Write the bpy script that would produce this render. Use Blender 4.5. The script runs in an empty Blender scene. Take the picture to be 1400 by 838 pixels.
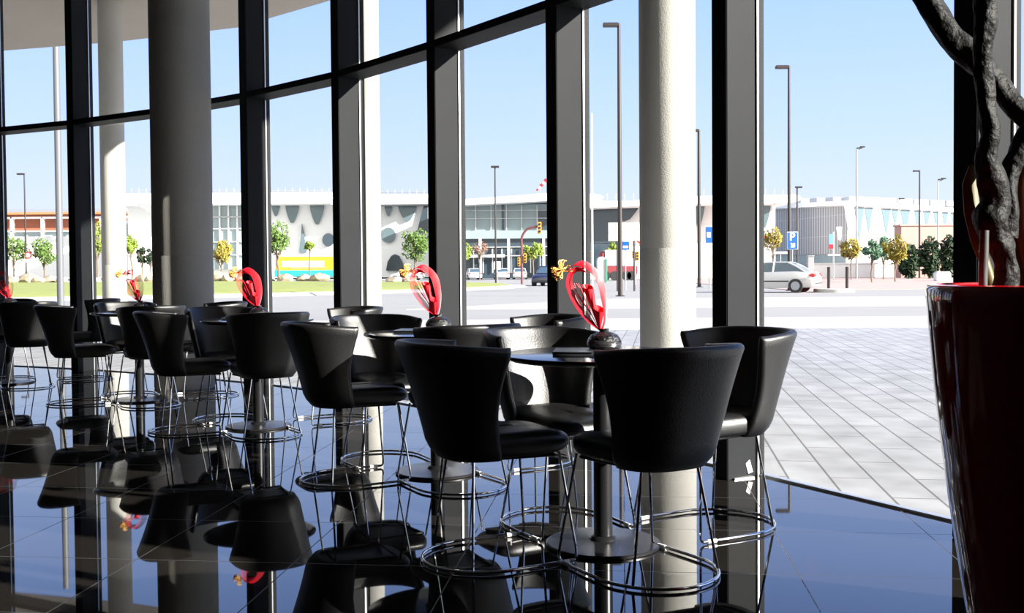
import bpy, bmesh, math, random
from mathutils import Vector, Matrix, noise
random.seed(7)
C = bpy.context.scene.collection
PI = math.pi

# ------------------------------------------------------------------ camera
F_PX, PITCH, ROLL, EYE = 1400.0, math.radians(1.5), math.radians(-0.45), 1.06
CY = 370 + F_PX * math.tan(PITCH)
cam_d = bpy.data.cameras.new('camera'); cam = bpy.data.objects.new('camera', cam_d); C.objects.link(cam)
cam_d.sensor_width = 36.0; cam_d.lens = 36.0 * F_PX / 1400.0
cam_d.shift_y = -(419 - CY) / 1400.0
cam_d.clip_start = 0.05; cam_d.clip_end = 3000
cam.matrix_world = (Matrix.Translation((0, 0, EYE)) @ Matrix.Rotation(PI / 2 - PITCH, 4, 'X')
                    @ Matrix.Rotation(ROLL, 4, 'Z'))
bpy.context.scene.camera = cam

# ------------------------------------------------------------------ light, exposure
SUN_EL, SUN_AZ = math.radians(21.5), math.radians(-24)
SUN_DIR = (math.cos(SUN_AZ), math.sin(SUN_AZ))
sun_d = bpy.data.lights.new('sun', 'SUN'); sun = bpy.data.objects.new('sun', sun_d); C.objects.link(sun)
sun_d.energy = 19.0; sun_d.angle = math.radians(0.53); sun_d.color = (1.0, 0.95, 0.87)
sv = Vector((SUN_DIR[0] * math.cos(SUN_EL), SUN_DIR[1] * math.cos(SUN_EL), math.sin(SUN_EL)))
sun.rotation_euler = sv.to_track_quat('Z', 'Y').to_euler(); sun.location = (30, -12, 15)
W = bpy.data.worlds.new('sky'); bpy.context.scene.world = W; W.use_nodes = True
wn, wl = W.node_tree.nodes, W.node_tree.links
bg = wn['Background']; bg.inputs['Strength'].default_value = 1.0
tc = wn.new('ShaderNodeTexCoord'); sx = wn.new('ShaderNodeSeparateXYZ'); wr = wn.new('ShaderNodeValToRGB')
wl.new(tc.outputs['Generated'], sx.inputs[0]); wl.new(sx.outputs['Z'], wr.inputs[0]); wl.new(wr.outputs[0], bg.inputs['Color'])
el = wr.color_ramp.elements
el[0].position = 0.0; el[0].color = (0.84, 0.95, 1.05, 1)
el[1].position = 0.5; el[1].color = (0.12, 0.28, 0.85, 1)
for p_, c_ in ((0.05, (0.86, 0.96, 1.12)), (0.13, (0.69, 0.89, 1.35)), (0.26, (0.50, 0.76, 1.50))):
    e_ = el.new(p_); e_.color = c_ + (1,)
# the haze is brighter in the half of the sky behind the camera
hz = wn.new('ShaderNodeMapRange'); hz.interpolation_type = 'SMOOTHSTEP'
hz.inputs['From Min'].default_value = 0.15; hz.inputs['From Max'].default_value = -0.8; hz.inputs['To Min'].default_value = 1.0; hz.inputs['To Max'].default_value = 2.2
wl.new(sx.outputs['Y'], hz.inputs['Value']); wl.new(hz.outputs[0], bg.inputs['Strength'])
hf = wn.new('ShaderNodeMapRange'); hf.interpolation_type = 'SMOOTHSTEP'; hf.inputs['From Min'].default_value = 0.15; hf.inputs['From Max'].default_value = -0.6
wl.new(sx.outputs['Y'], hf.inputs['Value'])
hm = wn.new('ShaderNodeMix'); hm.data_type = 'RGBA'; hm.inputs['B'].default_value = (0.92, 0.90, 0.86, 1)
wl.new(hf.outputs[0], hm.inputs['Factor']); wl.new(wr.outputs[0], hm.inputs['A']); wl.new(hm.outputs['Result'], bg.inputs['Color'])
vs = bpy.context.scene.view_settings
vs.view_transform = 'Standard'; vs.look = 'None'; vs.gamma = 1; vs.use_curve_mapping = False; vs.exposure = 0.0

# ------------------------------------------------------------------ helpers
def ray(px, py):
    x = (px - 700) / F_PX; y = -(py - CY) / F_PX
    c, s = math.cos(ROLL), math.sin(ROLL)
    xr, yr = c * x - s * y, s * x + c * y
    return xr, math.cos(PITCH) + yr * math.sin(PITCH), -math.sin(PITCH) + yr * math.cos(PITCH)
def gnd(px, py, z=0.0):
    x, y, zz = ray(px, py); t = (z - EYE) / zz
    return Vector((x * t, y * t, z))
def at(px, py, Y):
    x, y, zz = ray(px, py); t = Y / y
    return Vector((x * t, Y, EYE + zz * t))

MATS = {}
def mat(name, col, rough=0.5, metal=0.0, spec=0.5, noise_amt=0.0, noise_scale=8.0, bump=0.0, bump_scale=60.0, coat=0.0, emit=None, ior=1.5):
    m = bpy.data.materials.new(name); m.use_nodes = True; MATS[name] = m
    n, l = m.node_tree.nodes, m.node_tree.links; b = n['Principled BSDF']
    b.inputs['Base Color'].default_value = tuple(col) + (1,)
    b.inputs['Roughness'].default_value = rough; b.inputs['Metallic'].default_value = metal
    b.inputs['Specular IOR Level'].default_value = spec; b.inputs['IOR'].default_value = ior
    b.inputs['Coat Weight'].default_value = coat
    t = n.new('ShaderNodeTexCoord')
    if noise_amt:
        nz = n.new('ShaderNodeTexNoise'); nz.inputs['Scale'].default_value = noise_scale; nz.inputs['Detail'].default_value = 6
        l.new(t.outputs['Object'], nz.inputs['Vector'])
        mx = n.new('ShaderNodeMix'); mx.data_type = 'RGBA'
        mx.inputs['A'].default_value = tuple(max(0, c * (1 - noise_amt)) for c in col) + (1,)
        mx.inputs['B'].default_value = tuple(c * (1 + noise_amt) for c in col) + (1,)
        l.new(nz.outputs['Fac'], mx.inputs['Factor']); l.new(mx.outputs['Result'], b.inputs['Base Color'])
    if bump:
        nb = n.new('ShaderNodeTexNoise'); nb.inputs['Scale'].default_value = bump_scale; nb.inputs['Detail'].default_value = 4
        l.new(t.outputs['Object'], nb.inputs['Vector'])
        bp = n.new('ShaderNodeBump'); bp.inputs['Strength'].default_value = bump; bp.inputs['Distance'].default_value = 0.01
        l.new(nb.outputs['Fac'], bp.inputs['Height']); l.new(bp.outputs['Normal'], b.inputs['Normal'])
    return m

class MB:
    def __init__(s): s.v = []; s.f = []; s.mi = []
    def add(s, vs_, fs, mi=0):
        o = len(s.v); s.v += [tuple(v) for v in vs_]; s.f += [tuple(i + o for i in f) for f in fs]; s.mi += [mi] * len(fs)
    def box(s, c, d, rz=0.0, mi=0, M=None):
        hx, hy, hz = d[0] / 2, d[1] / 2, d[2] / 2; co, si = math.cos(rz), math.sin(rz)
        vs_ = []
        for z in (-hz, hz):
            for x, y in ((-hx, -hy), (hx, -hy), (hx, hy), (-hx, hy)):
                p = Vector((c[0] + x * co - y * si, c[1] + x * si + y * co, c[2] + z))
                vs_.append(M @ p if M else p)
        s.add(vs_, [(3, 2, 1, 0), (4, 5, 6, 7), (0, 1, 5, 4), (1, 2, 6, 5), (2, 3, 7, 6), (3, 0, 4, 7)], mi)
    def prism(s, pts, a, b, mi=0):
        # pts: outline (counter clockwise seen from b side); a, b: functions giving the two 3-D rings
        n = len(pts); A = [a(p) for p in pts]; B = [b(p) for p in pts]
        s.add(A + B, [tuple(reversed(range(n))), tuple(range(n, 2 * n))] + [(i, (i + 1) % n, n + (i + 1) % n, n + i) for i in range(n)], mi)
    def zprism(s, pts, z0, z1, mi=0):
        s.prism(pts, lambda p: (p[0], p[1], z0), lambda p: (p[0], p[1], z1), mi)
    def tube(s, pts, r, k=8, closed=False, mi=0, cap=True):
        pts = [Vector(p) for p in pts]; n = len(pts); rs = r if isinstance(r, (list, tuple)) else [r] * n
        tg = []
        for i in range(n):
            a = pts[(i - 1) % n] if (closed or i > 0) else pts[i]; b = pts[(i + 1) % n] if (closed or i < n - 1) else pts[i]
            tg.append((b - a).normalized())
        u = tg[0].orthogonal().normalized(); vs_ = []
        for i in range(n):
            u = (u - tg[i] * u.dot(tg[i])).normalized(); w = tg[i].cross(u)
            for j in range(k):
                a = 2 * PI * j / k; vs_.append(pts[i] + (u * math.cos(a) + w * math.sin(a)) * rs[i])
        fs = []
        for i in range(n if closed else n - 1):
            i2 = (i + 1) % n
            for j in range(k): fs.append((i * k + j, i * k + (j + 1) % k, i2 * k + (j + 1) % k, i2 * k + j))
        if cap and not closed: fs += [tuple(reversed(range(k))), tuple(range((n - 1) * k, n * k))]
        s.add(vs_, fs, mi)
    def lathe(s, prof, k=40, c=(0, 0, 0), mi=0, cap=True):
        vs_ = []; n = len(prof)
        for r, z in prof:
            for j in range(k):
                a = 2 * PI * j / k; vs_.append((c[0] + r * math.cos(a), c[1] + r * math.sin(a), c[2] + z))
        fs = [(i * k + j, i * k + (j + 1) % k, (i + 1) * k + (j + 1) % k, (i + 1) * k + j) for i in range(n - 1) for j in range(k)]
        if cap: fs += [tuple(reversed(range(k))), tuple(range((n - 1) * k, n * k))]
        s.add(vs_, fs, mi)
    def loft(s, rings, mi=0, cap=True):
        k = len(rings[0]); vs_ = [p for r in rings for p in r]; n = len(rings)
        fs = [(i * k + j, i * k + (j + 1) % k, (i + 1) * k + (j + 1) % k, (i + 1) * k + j) for i in range(n - 1) for j in range(k)]
        if cap: fs += [tuple(reversed(range(k))), tuple(range((n - 1) * k, n * k))]
        s.add(vs_, fs, mi)
    def build(s, name, mats, parent=None, smooth=False, bevel=0.0, angle=40, fix=False):
        me = bpy.data.meshes.new(name); me.from_pydata(s.v, [], s.f)
        mats = mats if isinstance(mats, (list, tuple)) else [mats]
        for m in mats: me.materials.append(m)
        for p, i in zip(me.polygons, s.mi): p.material_index = i
        if fix or bevel:
            bm = bmesh.new(); bm.from_mesh(me)
            bmesh.ops.recalc_face_normals(bm, faces=bm.faces)
            if bevel:
                eds = [e for e in bm.edges if len(e.link_faces) == 2 and e.calc_face_angle(0) > math.radians(35)]
                bmesh.ops.bevel(bm, geom=eds, offset=bevel, segments=3, affect='EDGES', clamp_overlap=True)
            bm.to_mesh(me); bm.free()
        if smooth or bevel:
            for p in me.polygons: p.use_smooth = True
            try: me.set_sharp_from_angle(angle=math.radians(angle))
            except Exception: pass
        o = bpy.data.objects.new(name, me); C.objects.link(o)
        if parent: o.parent = parent
        return o

def tag(o, label=None, cat=None, group=None, kind=None):
    if label: o['label'] = label
    if cat: o['category'] = cat
    if group: o['group'] = group
    if kind: o['kind'] = kind
    return o
def empty(name, loc=(0, 0, 0), rz=0.0, label=None, cat=None, group=None, kind=None):
    o = bpy.data.objects.new(name, None); C.objects.link(o); o.location = loc; o.rotation_euler = (0, 0, rz)
    o.empty_display_size = 0.1
    return tag(o, label, cat, group, kind)
def dup(root, loc, rz, label, scale=None):
    def cp(o, parent):
        c = o.copy(); C.objects.link(c); c.parent = parent
        for ch in [x for x in o.children]: cp(ch, c)
        return c
    r = cp(root, None); r.location = loc; r.rotation_euler = (0, 0, rz); r['label'] = label
    if scale: r.scale = scale
    return r
def arc(cx, cy, r, a0, a1, n):
    return [(cx + r * math.cos(a0 + (a1 - a0) * i / n), cy + r * math.sin(a0 + (a1 - a0) * i / n)) for i in range(n + 1)]
def catmull(pts, sub=6):
    pts = [Vector(p) for p in pts]; P = [pts[0] * 2 - pts[1]] + pts + [pts[-1] * 2 - pts[-2]]; out = []
    for i in range(1, len(P) - 2):
        for k in range(sub):
            t = k / sub; a, b, c, d = P[i - 1], P[i], P[i + 1], P[i + 2]
            out.append(0.5 * ((2 * b) + (c - a) * t + (2 * a - 5 * b + 4 * c - d) * t * t + (3 * b - a - 3 * c + d) * t ** 3))
    out.append(pts[-1]); return out

# ------------------------------------------------------------------ materials
M_frame = mat('dark_anodised_aluminium', (0.017, 0.018, 0.020), 0.55, 0.0, 0.07, 0.2, 3)
M_bead = mat('bright_aluminium', (0.55, 0.56, 0.56), 0.3, 0.6)
M_conc = mat('bare_concrete', (0.40, 0.39, 0.36), 0.85, 0, 0.3, 0.18, 2.2, 0.25, 90)
M_canopy = mat('beige_concrete', (0.42, 0.38, 0.33), 0.9, 0, 0.2, 0.10, 0.9)
M_plaster = mat('dark_grey_plaster', (0.10, 0.10, 0.10), 0.8)
M_ceiling = mat('grey_plaster', (0.20, 0.20, 0.19), 0.9)
M_leather = mat('black_leather', (0.0045, 0.0045, 0.0048), 0.40, 0, 0.75, 0.0, 8, 0.18, 220)
M_seat = mat('black_leather_seat', (0.0045, 0.0045, 0.0048), 0.36, 0, 0.8, 0.0, 8, 0.14, 240)
M_chrome = mat('chrome', (0.75, 0.75, 0.76), 0.06, 1.0)
M_pad = mat('clear_plastic_glide', (0.8, 0.8, 0.78), 0.2)
M_top = mat('black_lacquer', (0.010, 0.010, 0.011), 0.12, 0, 0.5)
M_steel = mat('black_powder_coat', (0.010, 0.010, 0.011), 0.30, 0, 0.5)
M_vase = mat('black_glazed_wire', (0.008, 0.008, 0.009), 0.12, 0, 0.6, 0, 8, 0.9, 70)
M_wire = mat('glossy_dark_wire', (0.16, 0.16, 0.165), 0.22, 0.8)
M_red = mat('red_cane', (0.75, 0.012, 0.035), 0.4)
M_redfelt = mat('red_felt', (0.72, 0.008, 0.022), 0.55)
M_gold = mat('golden_dried_petal', (0.62, 0.32, 0.08), 0.5)
M_menu = mat('black_menu_cover', (0.03, 0.034, 0.042), 0.35)
M_pot = mat('dark_red_gloss', (0.30, 0.006, 0.012), 0.07, 0, 0.5, 0, 8, 0.0, 30, coat=0.6)
M_potrim = mat('red_gloss_rim', (0.62, 0.006, 0.012), 0.12)
M_soil = mat('dark_soil', (0.02, 0.014, 0.01), 0.9, 0, 0.2, 0.3, 30, 0.5, 60)
M_bark = mat('black_bark', (0.007, 0.0065, 0.0065), 0.6, 0, 0.2, 0.3, 20, 0.9, 45)
M_stick = mat('grey_cut_stem', (0.035, 0.035, 0.034), 0.6)
M_dry = mat('olive_dry_leaf', (0.09, 0.07, 0.015), 0.5, 0, 0.3, 0.4, 6)
M_dry2 = mat('rust_dry_leaf', (0.15, 0.062, 0.02), 0.5, 0, 0.3, 0.4, 6)
M_white = mat('white_paint', (0.75, 0.75, 0.73), 0.6)
M_whitewall = mat('white_render', (0.82, 0.83, 0.83), 0.8, 0, 0.2, 0.04, 0.2)
M_greywall = mat('grey_render', (0.40, 0.41, 0.42), 0.8)
M_bglass = mat('blue_green_glazing', (0.10, 0.15, 0.17), 0.12, 0, 0.6)
M_bglass_l = mat('pale_glazing', (0.26, 0.33, 0.35), 0.2, 0, 0.5)
M_bglass_d = mat('dark_glazing', (0.035, 0.055, 0.075), 0.12, 0, 0.5)
M_redclad = mat('rust_red_cladding', (0.36, 0.12, 0.07), 0.7, 0, 0.3, 0.08, 0.4)
M_roofblue = mat('slate_blue_roof', (0.20, 0.23, 0.29), 0.6)
M_pink = mat('pink_render', (0.46, 0.29, 0.26), 0.85, 0, 0.2, 0.08, 0.5)
M_pole = mat('dark_painted_steel', (0.022, 0.015, 0.015), 0.45)
M_polegrey = mat('galvanised_steel', (0.30, 0.31, 0.33), 0.4, 0.4)
M_polewhite = mat('white_steel', (0.7, 0.7, 0.7), 0.4)
M_polered = mat('red_painted_steel', (0.40, 0.03, 0.04), 0.5)
M_amber = mat('amber_plastic', (0.65, 0.30, 0.03), 0.4)
M_black = mat('matt_black', (0.01, 0.01, 0.01), 0.5)
M_blue = mat('sign_blue', (0.004, 0.085, 0.36), 0.4)
M_sign = mat('sign_white', (0.80, 0.80, 0.76), 0.4)
M_cream = mat('sign_cream', (0.68, 0.66, 0.55), 0.5)
M_signred = mat('sign_red', (0.60, 0.02, 0.03), 0.4)
M_rock = mat('pale_rock', (0.34, 0.28, 0.21), 0.9, 0, 0.2, 0.3, 2)
M_trunk = mat('grey_brown_bark', (0.16, 0.12, 0.09), 0.9)
M_leafs = {k: mat('leaf_' + k, c, 0.6, 0, 0.3, 0.35, 1.5) for k, c in dict(
    green=(0.085, 0.15, 0.030), bright=(0.16, 0.22, 0.03), yellow=(0.26, 0.21, 0.035), teal=(0.10, 0.19, 0.12),
    dark=(0.020, 0.040, 0.018), brown=(0.20, 0.10, 0.07)).items()}
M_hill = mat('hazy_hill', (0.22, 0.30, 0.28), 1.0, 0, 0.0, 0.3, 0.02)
M_silver = mat('silver_car_paint', (0.50, 0.50, 0.50), 0.25, 0.3, 0.5, coat=0.5)
M_darkcar = mat('dark_car_paint', (0.03, 0.03, 0.05), 0.25, 0.2, 0.5, coat=0.5)
M_whitecar = mat('white_car_paint', (0.7, 0.7, 0.7), 0.3, 0.0, 0.5, coat=0.5)
M_carglass = mat('car_glass', (0.06, 0.10, 0.13), 0.05, 0, 0.7)
M_tyre = mat('tyre_rubber', (0.02, 0.02, 0.022), 0.7)
M_hub = mat('alloy_wheel', (0.35, 0.36, 0.40), 0.3, 0.6)
M_taillamp = mat('tail_lamp_red', (0.60, 0.03, 0.03), 0.2)
M_yellow = mat('bus_yellow', (0.80, 0.52, 0.02), 0.4)
M_orange = mat('bus_orange', (0.75, 0.28, 0.10), 0.4)
M_teal = mat('bus_teal', (0.02, 0.32, 0.36), 0.4)
M_buswin = mat('bus_pale_window', (0.45, 0.50, 0.40), 0.2)
M_lorry = mat('maroon_lorry', (0.22, 0.03, 0.04), 0.5)
M_kgreen = mat('green_edge', (0.02, 0.42, 0.22), 0.5)

def brick_floor(name, col, joint, w, h, mortar, rot, rough, jrough, offset=0.0, ncol=0.25, nscale=180, spec=0.5, spec_tint=None, bump=0.0, ior=1.5):
    m = bpy.data.materials.new(name); m.use_nodes = True; n, l = m.node_tree.nodes, m.node_tree.links; b = n['Principled BSDF']
    t = n.new('ShaderNodeTexCoord'); mp = n.new('ShaderNodeMapping'); mp.inputs['Rotation'].default_value = (0, 0, rot)
    l.new(t.outputs['Object'], mp.inputs['Vector'])
    br = n.new('ShaderNodeTexBrick'); br.offset = offset; br.squash = 1.0
    br.inputs['Scale'].default_value = 1.0; br.inputs['Brick Width'].default_value = w; br.inputs['Row Height'].default_value = h
    br.inputs['Mortar Size'].default_value = mortar; br.inputs['Mortar Smooth'].default_value = 0.0; br.inputs['Bias'].default_value = 0
    l.new(mp.outputs[0], br.inputs['Vector'])
    nz = n.new('ShaderNodeTexNoise'); nz.inputs['Scale'].default_value = nscale; nz.inputs['Detail'].default_value = 3
    l.new(t.outputs['Object'], nz.inputs['Vector'])
    br.inputs['Color1'].default_value = tuple(c * (1 - ncol * .3) for c in col) + (1,); br.inputs['Color2'].default_value = tuple(c * (1 + ncol * .3) for c in col) + (1,)
    br.inputs['Mortar'].default_value = tuple(joint) + (1,)
    mx = n.new('ShaderNodeMix'); mx.data_type = 'RGBA'; mx.blend_type = 'MULTIPLY'; mx.inputs['Factor'].default_value = 1.0
    cr = n.new('ShaderNodeMapRange'); cr.inputs['From Min'].default_value = 0.3; cr.inputs['From Max'].default_value = 0.7
    cr.inputs['To Min'].default_value = 1 - ncol; cr.inputs['To Max'].default_value = 1 + ncol
    l.new(nz.outputs['Fac'], cr.inputs['Value']); l.new(br.outputs['Color'], mx.inputs['A']); l.new(cr.outputs[0], mx.inputs['B'])
    l.new(mx.outputs['Result'], b.inputs['Base Color'])
    rr = n.new('ShaderNodeMapRange'); rr.inputs['To Min'].default_value = rough; rr.inputs['To Max'].default_value = jrough
    l.new(br.outputs['Fac'], rr.inputs['Value']); l.new(rr.outputs[0], b.inputs['Roughness'])
    b.inputs['Specular IOR Level'].default_value = spec; b.inputs['IOR'].default_value = ior
    if spec_tint: b.inputs['Specular Tint'].default_value = tuple(spec_tint) + (1,)
    if bump:
        bp = n.new('ShaderNodeBump'); bp.inputs['Strength'].default_value = bump; bp.inputs['Distance'].default_value = 0.01; bp.invert = True
        l.new(br.outputs['Fac'], bp.inputs['Height']); l.new(bp.outputs['Normal'], b.inputs['Normal'])
    return m
M_floor = brick_floor('polished_black_granite', (0.014, 0.0125, 0.011), (0.05, 0.05, 0.05), 0.60, 0.60, 0.0022, math.radians(6.2), 0.02, 0.5, 0.0, 0.5, 260, 0.5, ior=1.85)
M_paver = brick_floor('grey_pavers', (0.30, 0.305, 0.315), (0.12, 0.12, 0.12), 0.90, 0.21, 0.006, math.radians(-81.6), 0.75, 0.9, 0.5, 0.18, 3, 0.3)
M_asphalt = mat('sunlit_asphalt', (0.29, 0.285, 0.28), 0.9, 0, 0.2, 0.08, 0.6)
M_kerb = mat('pale_concrete', (0.40, 0.39, 0.37), 0.9, 0, 0.2, 0.10, 1.5)
M_redpave = mat('reddish_paving', (0.42, 0.31, 0.28), 0.9, 0, 0.2, 0.10, 1.0)
M_lawn = mat('lawn_grass', (0.26, 0.29, 0.10), 0.95, 0, 0.1, 0.3, 2.0, 0.6, 8)

def glass_mat(name, tint, ior=1.45):
    m = bpy.data.materials.new(name); m.use_nodes = True; n, l = m.node_tree.nodes, m.node_tree.links
    n.remove(n['Principled BSDF']); out = n['Material Output']
    tr = n.new('ShaderNodeBsdfTransparent'); tr.inputs[0].default_value = tuple(tint) + (1,)
    gl = n.new('ShaderNodeBsdfGlossy'); gl.inputs['Roughness'].default_value = 0.01
    lw = n.new('ShaderNodeLayerWeight'); pw = n.new('ShaderNodeMath'); pw.operation = 'POWER'; pw.inputs[1].default_value = 5.0
    l.new(lw.outputs['Facing'], pw.inputs[0]); fr = n.new('ShaderNodeMath'); fr.operation = 'MULTIPLY_ADD'; fr.inputs[1].default_value = 0.6; fr.inputs[2].default_value = 0.012
    l.new(pw.outputs[0], fr.inputs[0])
    mx = n.new('ShaderNodeMixShader'); l.new(fr.outputs[0], mx.inputs[0]); l.new(tr.outputs[0], mx.inputs[1]); l.new(gl.outputs[0], mx.inputs[2])
    l.new(mx.outputs[0], out.inputs['Surface']); return m
M_glass = glass_mat('clear_facade_glass', (0.985, 0.99, 0.988), 1.25)

# ------------------------------------------------------------------ the curved glass facade
POSTS = [(-8.75, 12.72), (-7.38, 12.28), (-6.066, 11.734), (-4.806, 11.124), (-3.619, 10.382), (-2.511, 9.526), (-1.493, 8.565), (-0.609, 7.479),
         (0.217, 6.349), (1.015, 5.199), (1.716, 3.989), (2.373, 2.753)]
Z_TR, TOP = 2.67, 5.9
PW, PD, GD = 0.11, 0.20, 0.235       # post width, post depth, distance of the glass from the inner face
dirs = []
for i in range(len(POSTS)):
    a = Vector(POSTS[max(0, i - 1)]); b = Vector(POSTS[min(len(POSTS) - 1, i + 1)])
    dirs.append((b - a).normalized())
def outn(d): return Vector((-d.y, d.x))          # outward, to the left of travel
GLASS = []
for p, d in zip(POSTS, dirs): GLASS.append(Vector(p) + d * PW / 2 + outn(d) * GD)
for i in range(len(POSTS) - 1):
    w = empty('window_%d' % (i + 1), (GLASS[i].x, GLASS[i].y, 0), 0, kind='structure')
    o_ = GLASS[i]
    def loc(v, z): return (v.x - o_.x, v.y - o_.y, z)
    p = Vector(POSTS[i]); d = dirs[i]; n = outn(d); rz = math.atan2(d.y, d.x)
    m = MB(); c = p + d * PW / 2 + n * PD / 2
    m.box(loc(c, TOP / 2), (PW, PD, TOP), rz); m.build('mullion', M_frame, w, bevel=0.004)
    m = MB(); c = p + d * (PW / 2) + n * (PD + 0.006)
    m.box(loc(c, TOP / 2), (PW + 0.020, 0.012, TOP), rz); m.build('glazing_bead', M_bead, w)
    m = MB(); c = p + d * (PW / 2) + n * (PD + 0.038)
    m.box(loc(c, TOP / 2), (PW - 0.01, 0.05, TOP), rz); m.build('outer_cap', M_frame, w)
    # transom and rails follow the bay
    q = Vector(POSTS[i + 1]); s = p + d * PW; b = (q - s).normalized(); nb = outn(b); rb = math.atan2(b.y, b.x); L = (q - s).length
    mid = (s + q) / 2
    m = MB(); m.box(loc(mid + nb * 0.115, Z_TR + 0.027), (L + 0.01, 0.225, 0.054), rb); m.build('transom', M_frame, w, bevel=0.003)
    m = MB(); m.box(loc(mid + nb * 0.235, 0.004), (L - 0.012, 0.034, 0.012), rb); m.build('sill', M_bead, w)
    ga = GLASS[i] + b * (PW / 2 + 0.015); gb = GLASS[i + 1] - b * (PW / 2 + 0.015); gm = (ga + gb) / 2; gl_ = (gb - ga).length; rg = math.atan2((gb - ga).y, (gb - ga).x)
    for z0, z1 in ((0.010, Z_TR), (Z_TR + 0.054, TOP)):
        m = MB(); m.box(loc(gm, (z0 + z1) / 2), (gl_, 0.012, z1 - z0), rg); m.build('pane', M_glass, w)
# base plate with bent bracket at the post by the near table
p = Vector(POSTS[9]); d = dirs[9]; n = outn(d)
wb = tag(empty('bracket', (p.x + d.x * PW + 0.05, p.y + d.y * PW + n.y * .05, 0.0)), 'small bent metal bracket on the floor at the foot of the window post', 'bracket')
m = MB(); m.box((0.03, 0.04, 0.004), (0.12, 0.07, 0.008), 0.4); m.build('plate', M_bead, wb)
m = MB(); m.box((0.085, 0.05, 0.045), (0.03, 0.004, 0.085), 0.5, M=Matrix.Rotation(-0.25, 4, 'Y')); m.build('tab', M_white, wb)

# ------------------------------------------------------------------ room shell
inner = [(g.x, g.y) for g in GLASS]
room = inner + [(2.72, 2.70), (4.2, -5.0), (-12.0, -5.0), (-12.0, 13.2), (-9.2, 13.2)]
m = MB(); m.zprism(list(reversed(room)), -0.25, 0.0); fl = m.build('floor', M_floor, fix=True); tag(fl, kind='structure')
m = MB(); m.zprism(list(reversed(room)), TOP, TOP + 0.2); tag(m.build('ceiling', M_ceiling, fix=True), kind='structure')
m = MB(); m.box((-3.9, -5.1, TOP / 2), (16.2, 0.2, TOP)); tag(m.build('wall_back', M_plaster), kind='structure')
m = MB(); m.box((-12.1, 4.1, TOP / 2), (0.2, 18.4, TOP)); tag(m.build('wall_left', M_plaster), kind='structure')
def wr_(y, o=0.0): return (2.62 + (2.86 - y) * 0.201 + o, y)
m = MB()
m.zprism([(2.405, 2.735), (2.42, 2.66), (2.70, 2.58), (2.72, 2.66)], 0, TOP)
for y0, y1, z0, z1 in ((2.66, 2.10, 0, TOP), (2.10, 1.00, 0, 1.62), (2.10, 1.00, 2.9, TOP), (1.00, -5.0, 0, TOP)):
    m.zprism([wr_(y1), wr_(y1, .12), wr_(y0, .12), wr_(y0)], z0, z1)
tag(m.build('wall_right', M_plaster, fix=True), kind='structure')  # out-of-view wall in place of glazing, added to keep near chairs shaded
m = MB(); m.zprism([wr_(1.0, .05), wr_(1.0, .062), wr_(2.1, .062), wr_(2.1, .05)], 1.62, 2.9); tag(m.build('window_%d' % len(POSTS), M_glass, fix=True), kind='structure')  # unseen high window, added so sun reaches the tree and planter rim
m = MB(); m.box((-10.6, 13.1, TOP / 2), (3.0, 0.2, TOP)); tag(m.build('wall_front', M_plaster), kind='structure')

# ------------------------------------------------------------------ canopy and columns
E0 = [gnd(x, y, TOP) for x, y in ((-260, 90), (-120, 82), (0, 70), (160, 57.5), (325, 38), (445, 3))]
edge = [(v.x, v.y) for v in E0] + [(-1.75, 16.9), (-1.0, 15.6), (1.2, 13.0), (3.7, 9.6), (5.6, 6.3), (6.1, 5.1), (7.0, 3.9), (8.4, 1.9), (10.0, -2.0)]
out_line = [(g.x + outn(d).x * 0.12, g.y + outn(d).y * 0.12) for g, d in zip(GLASS, dirs)]
poly = edge + list(reversed(out_line)) + [(-14, 14.0), (-30, 18)]
m = MB(); m.zprism(list(reversed(poly)), TOP + 0.005, TOP + 0.45)
tag(m.build('canopy', M_canopy, fix=True), 'broad curved beige concrete canopy slab over the terrace outside', 'canopy')
def column(px, wpx, Y, label, h=TOP, mt=None):
    c = at(px, 400, Y); r = wpx / 2 / F_PX * Y
    m = MB(); pr = [(r * 0.985, 0.0), (r, 0.015)]
    for z in (1.22, 3.7):
        pr += [(r, z - 0.008), (r - 0.0015, z - 0.003), (r - 0.0015, z + 0.003), (r, z + 0.008)]
    pr += [(r, h - .01), (r, h)]
    m.lathe(pr, 56); o = m.build('concrete_column', mt or M_conc, smooth=True, angle=60); o.location = (c.x, c.y, 0)
    return tag(o, label, 'column', 'round concrete columns')
column(251, 80, 9.50, 'wide round concrete column indoors, in shade, behind the third and fourth tables')
column(913, 76, 7.8, 'round concrete column outside the window behind the nearest table, half in sun')
column(505, 33, 17.0, 'slim round concrete column outside, sunlit, above the second table', TOP)
column(157, 32, 18.4, 'slim round concrete column reaching the canopy, behind the fourth table')

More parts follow.
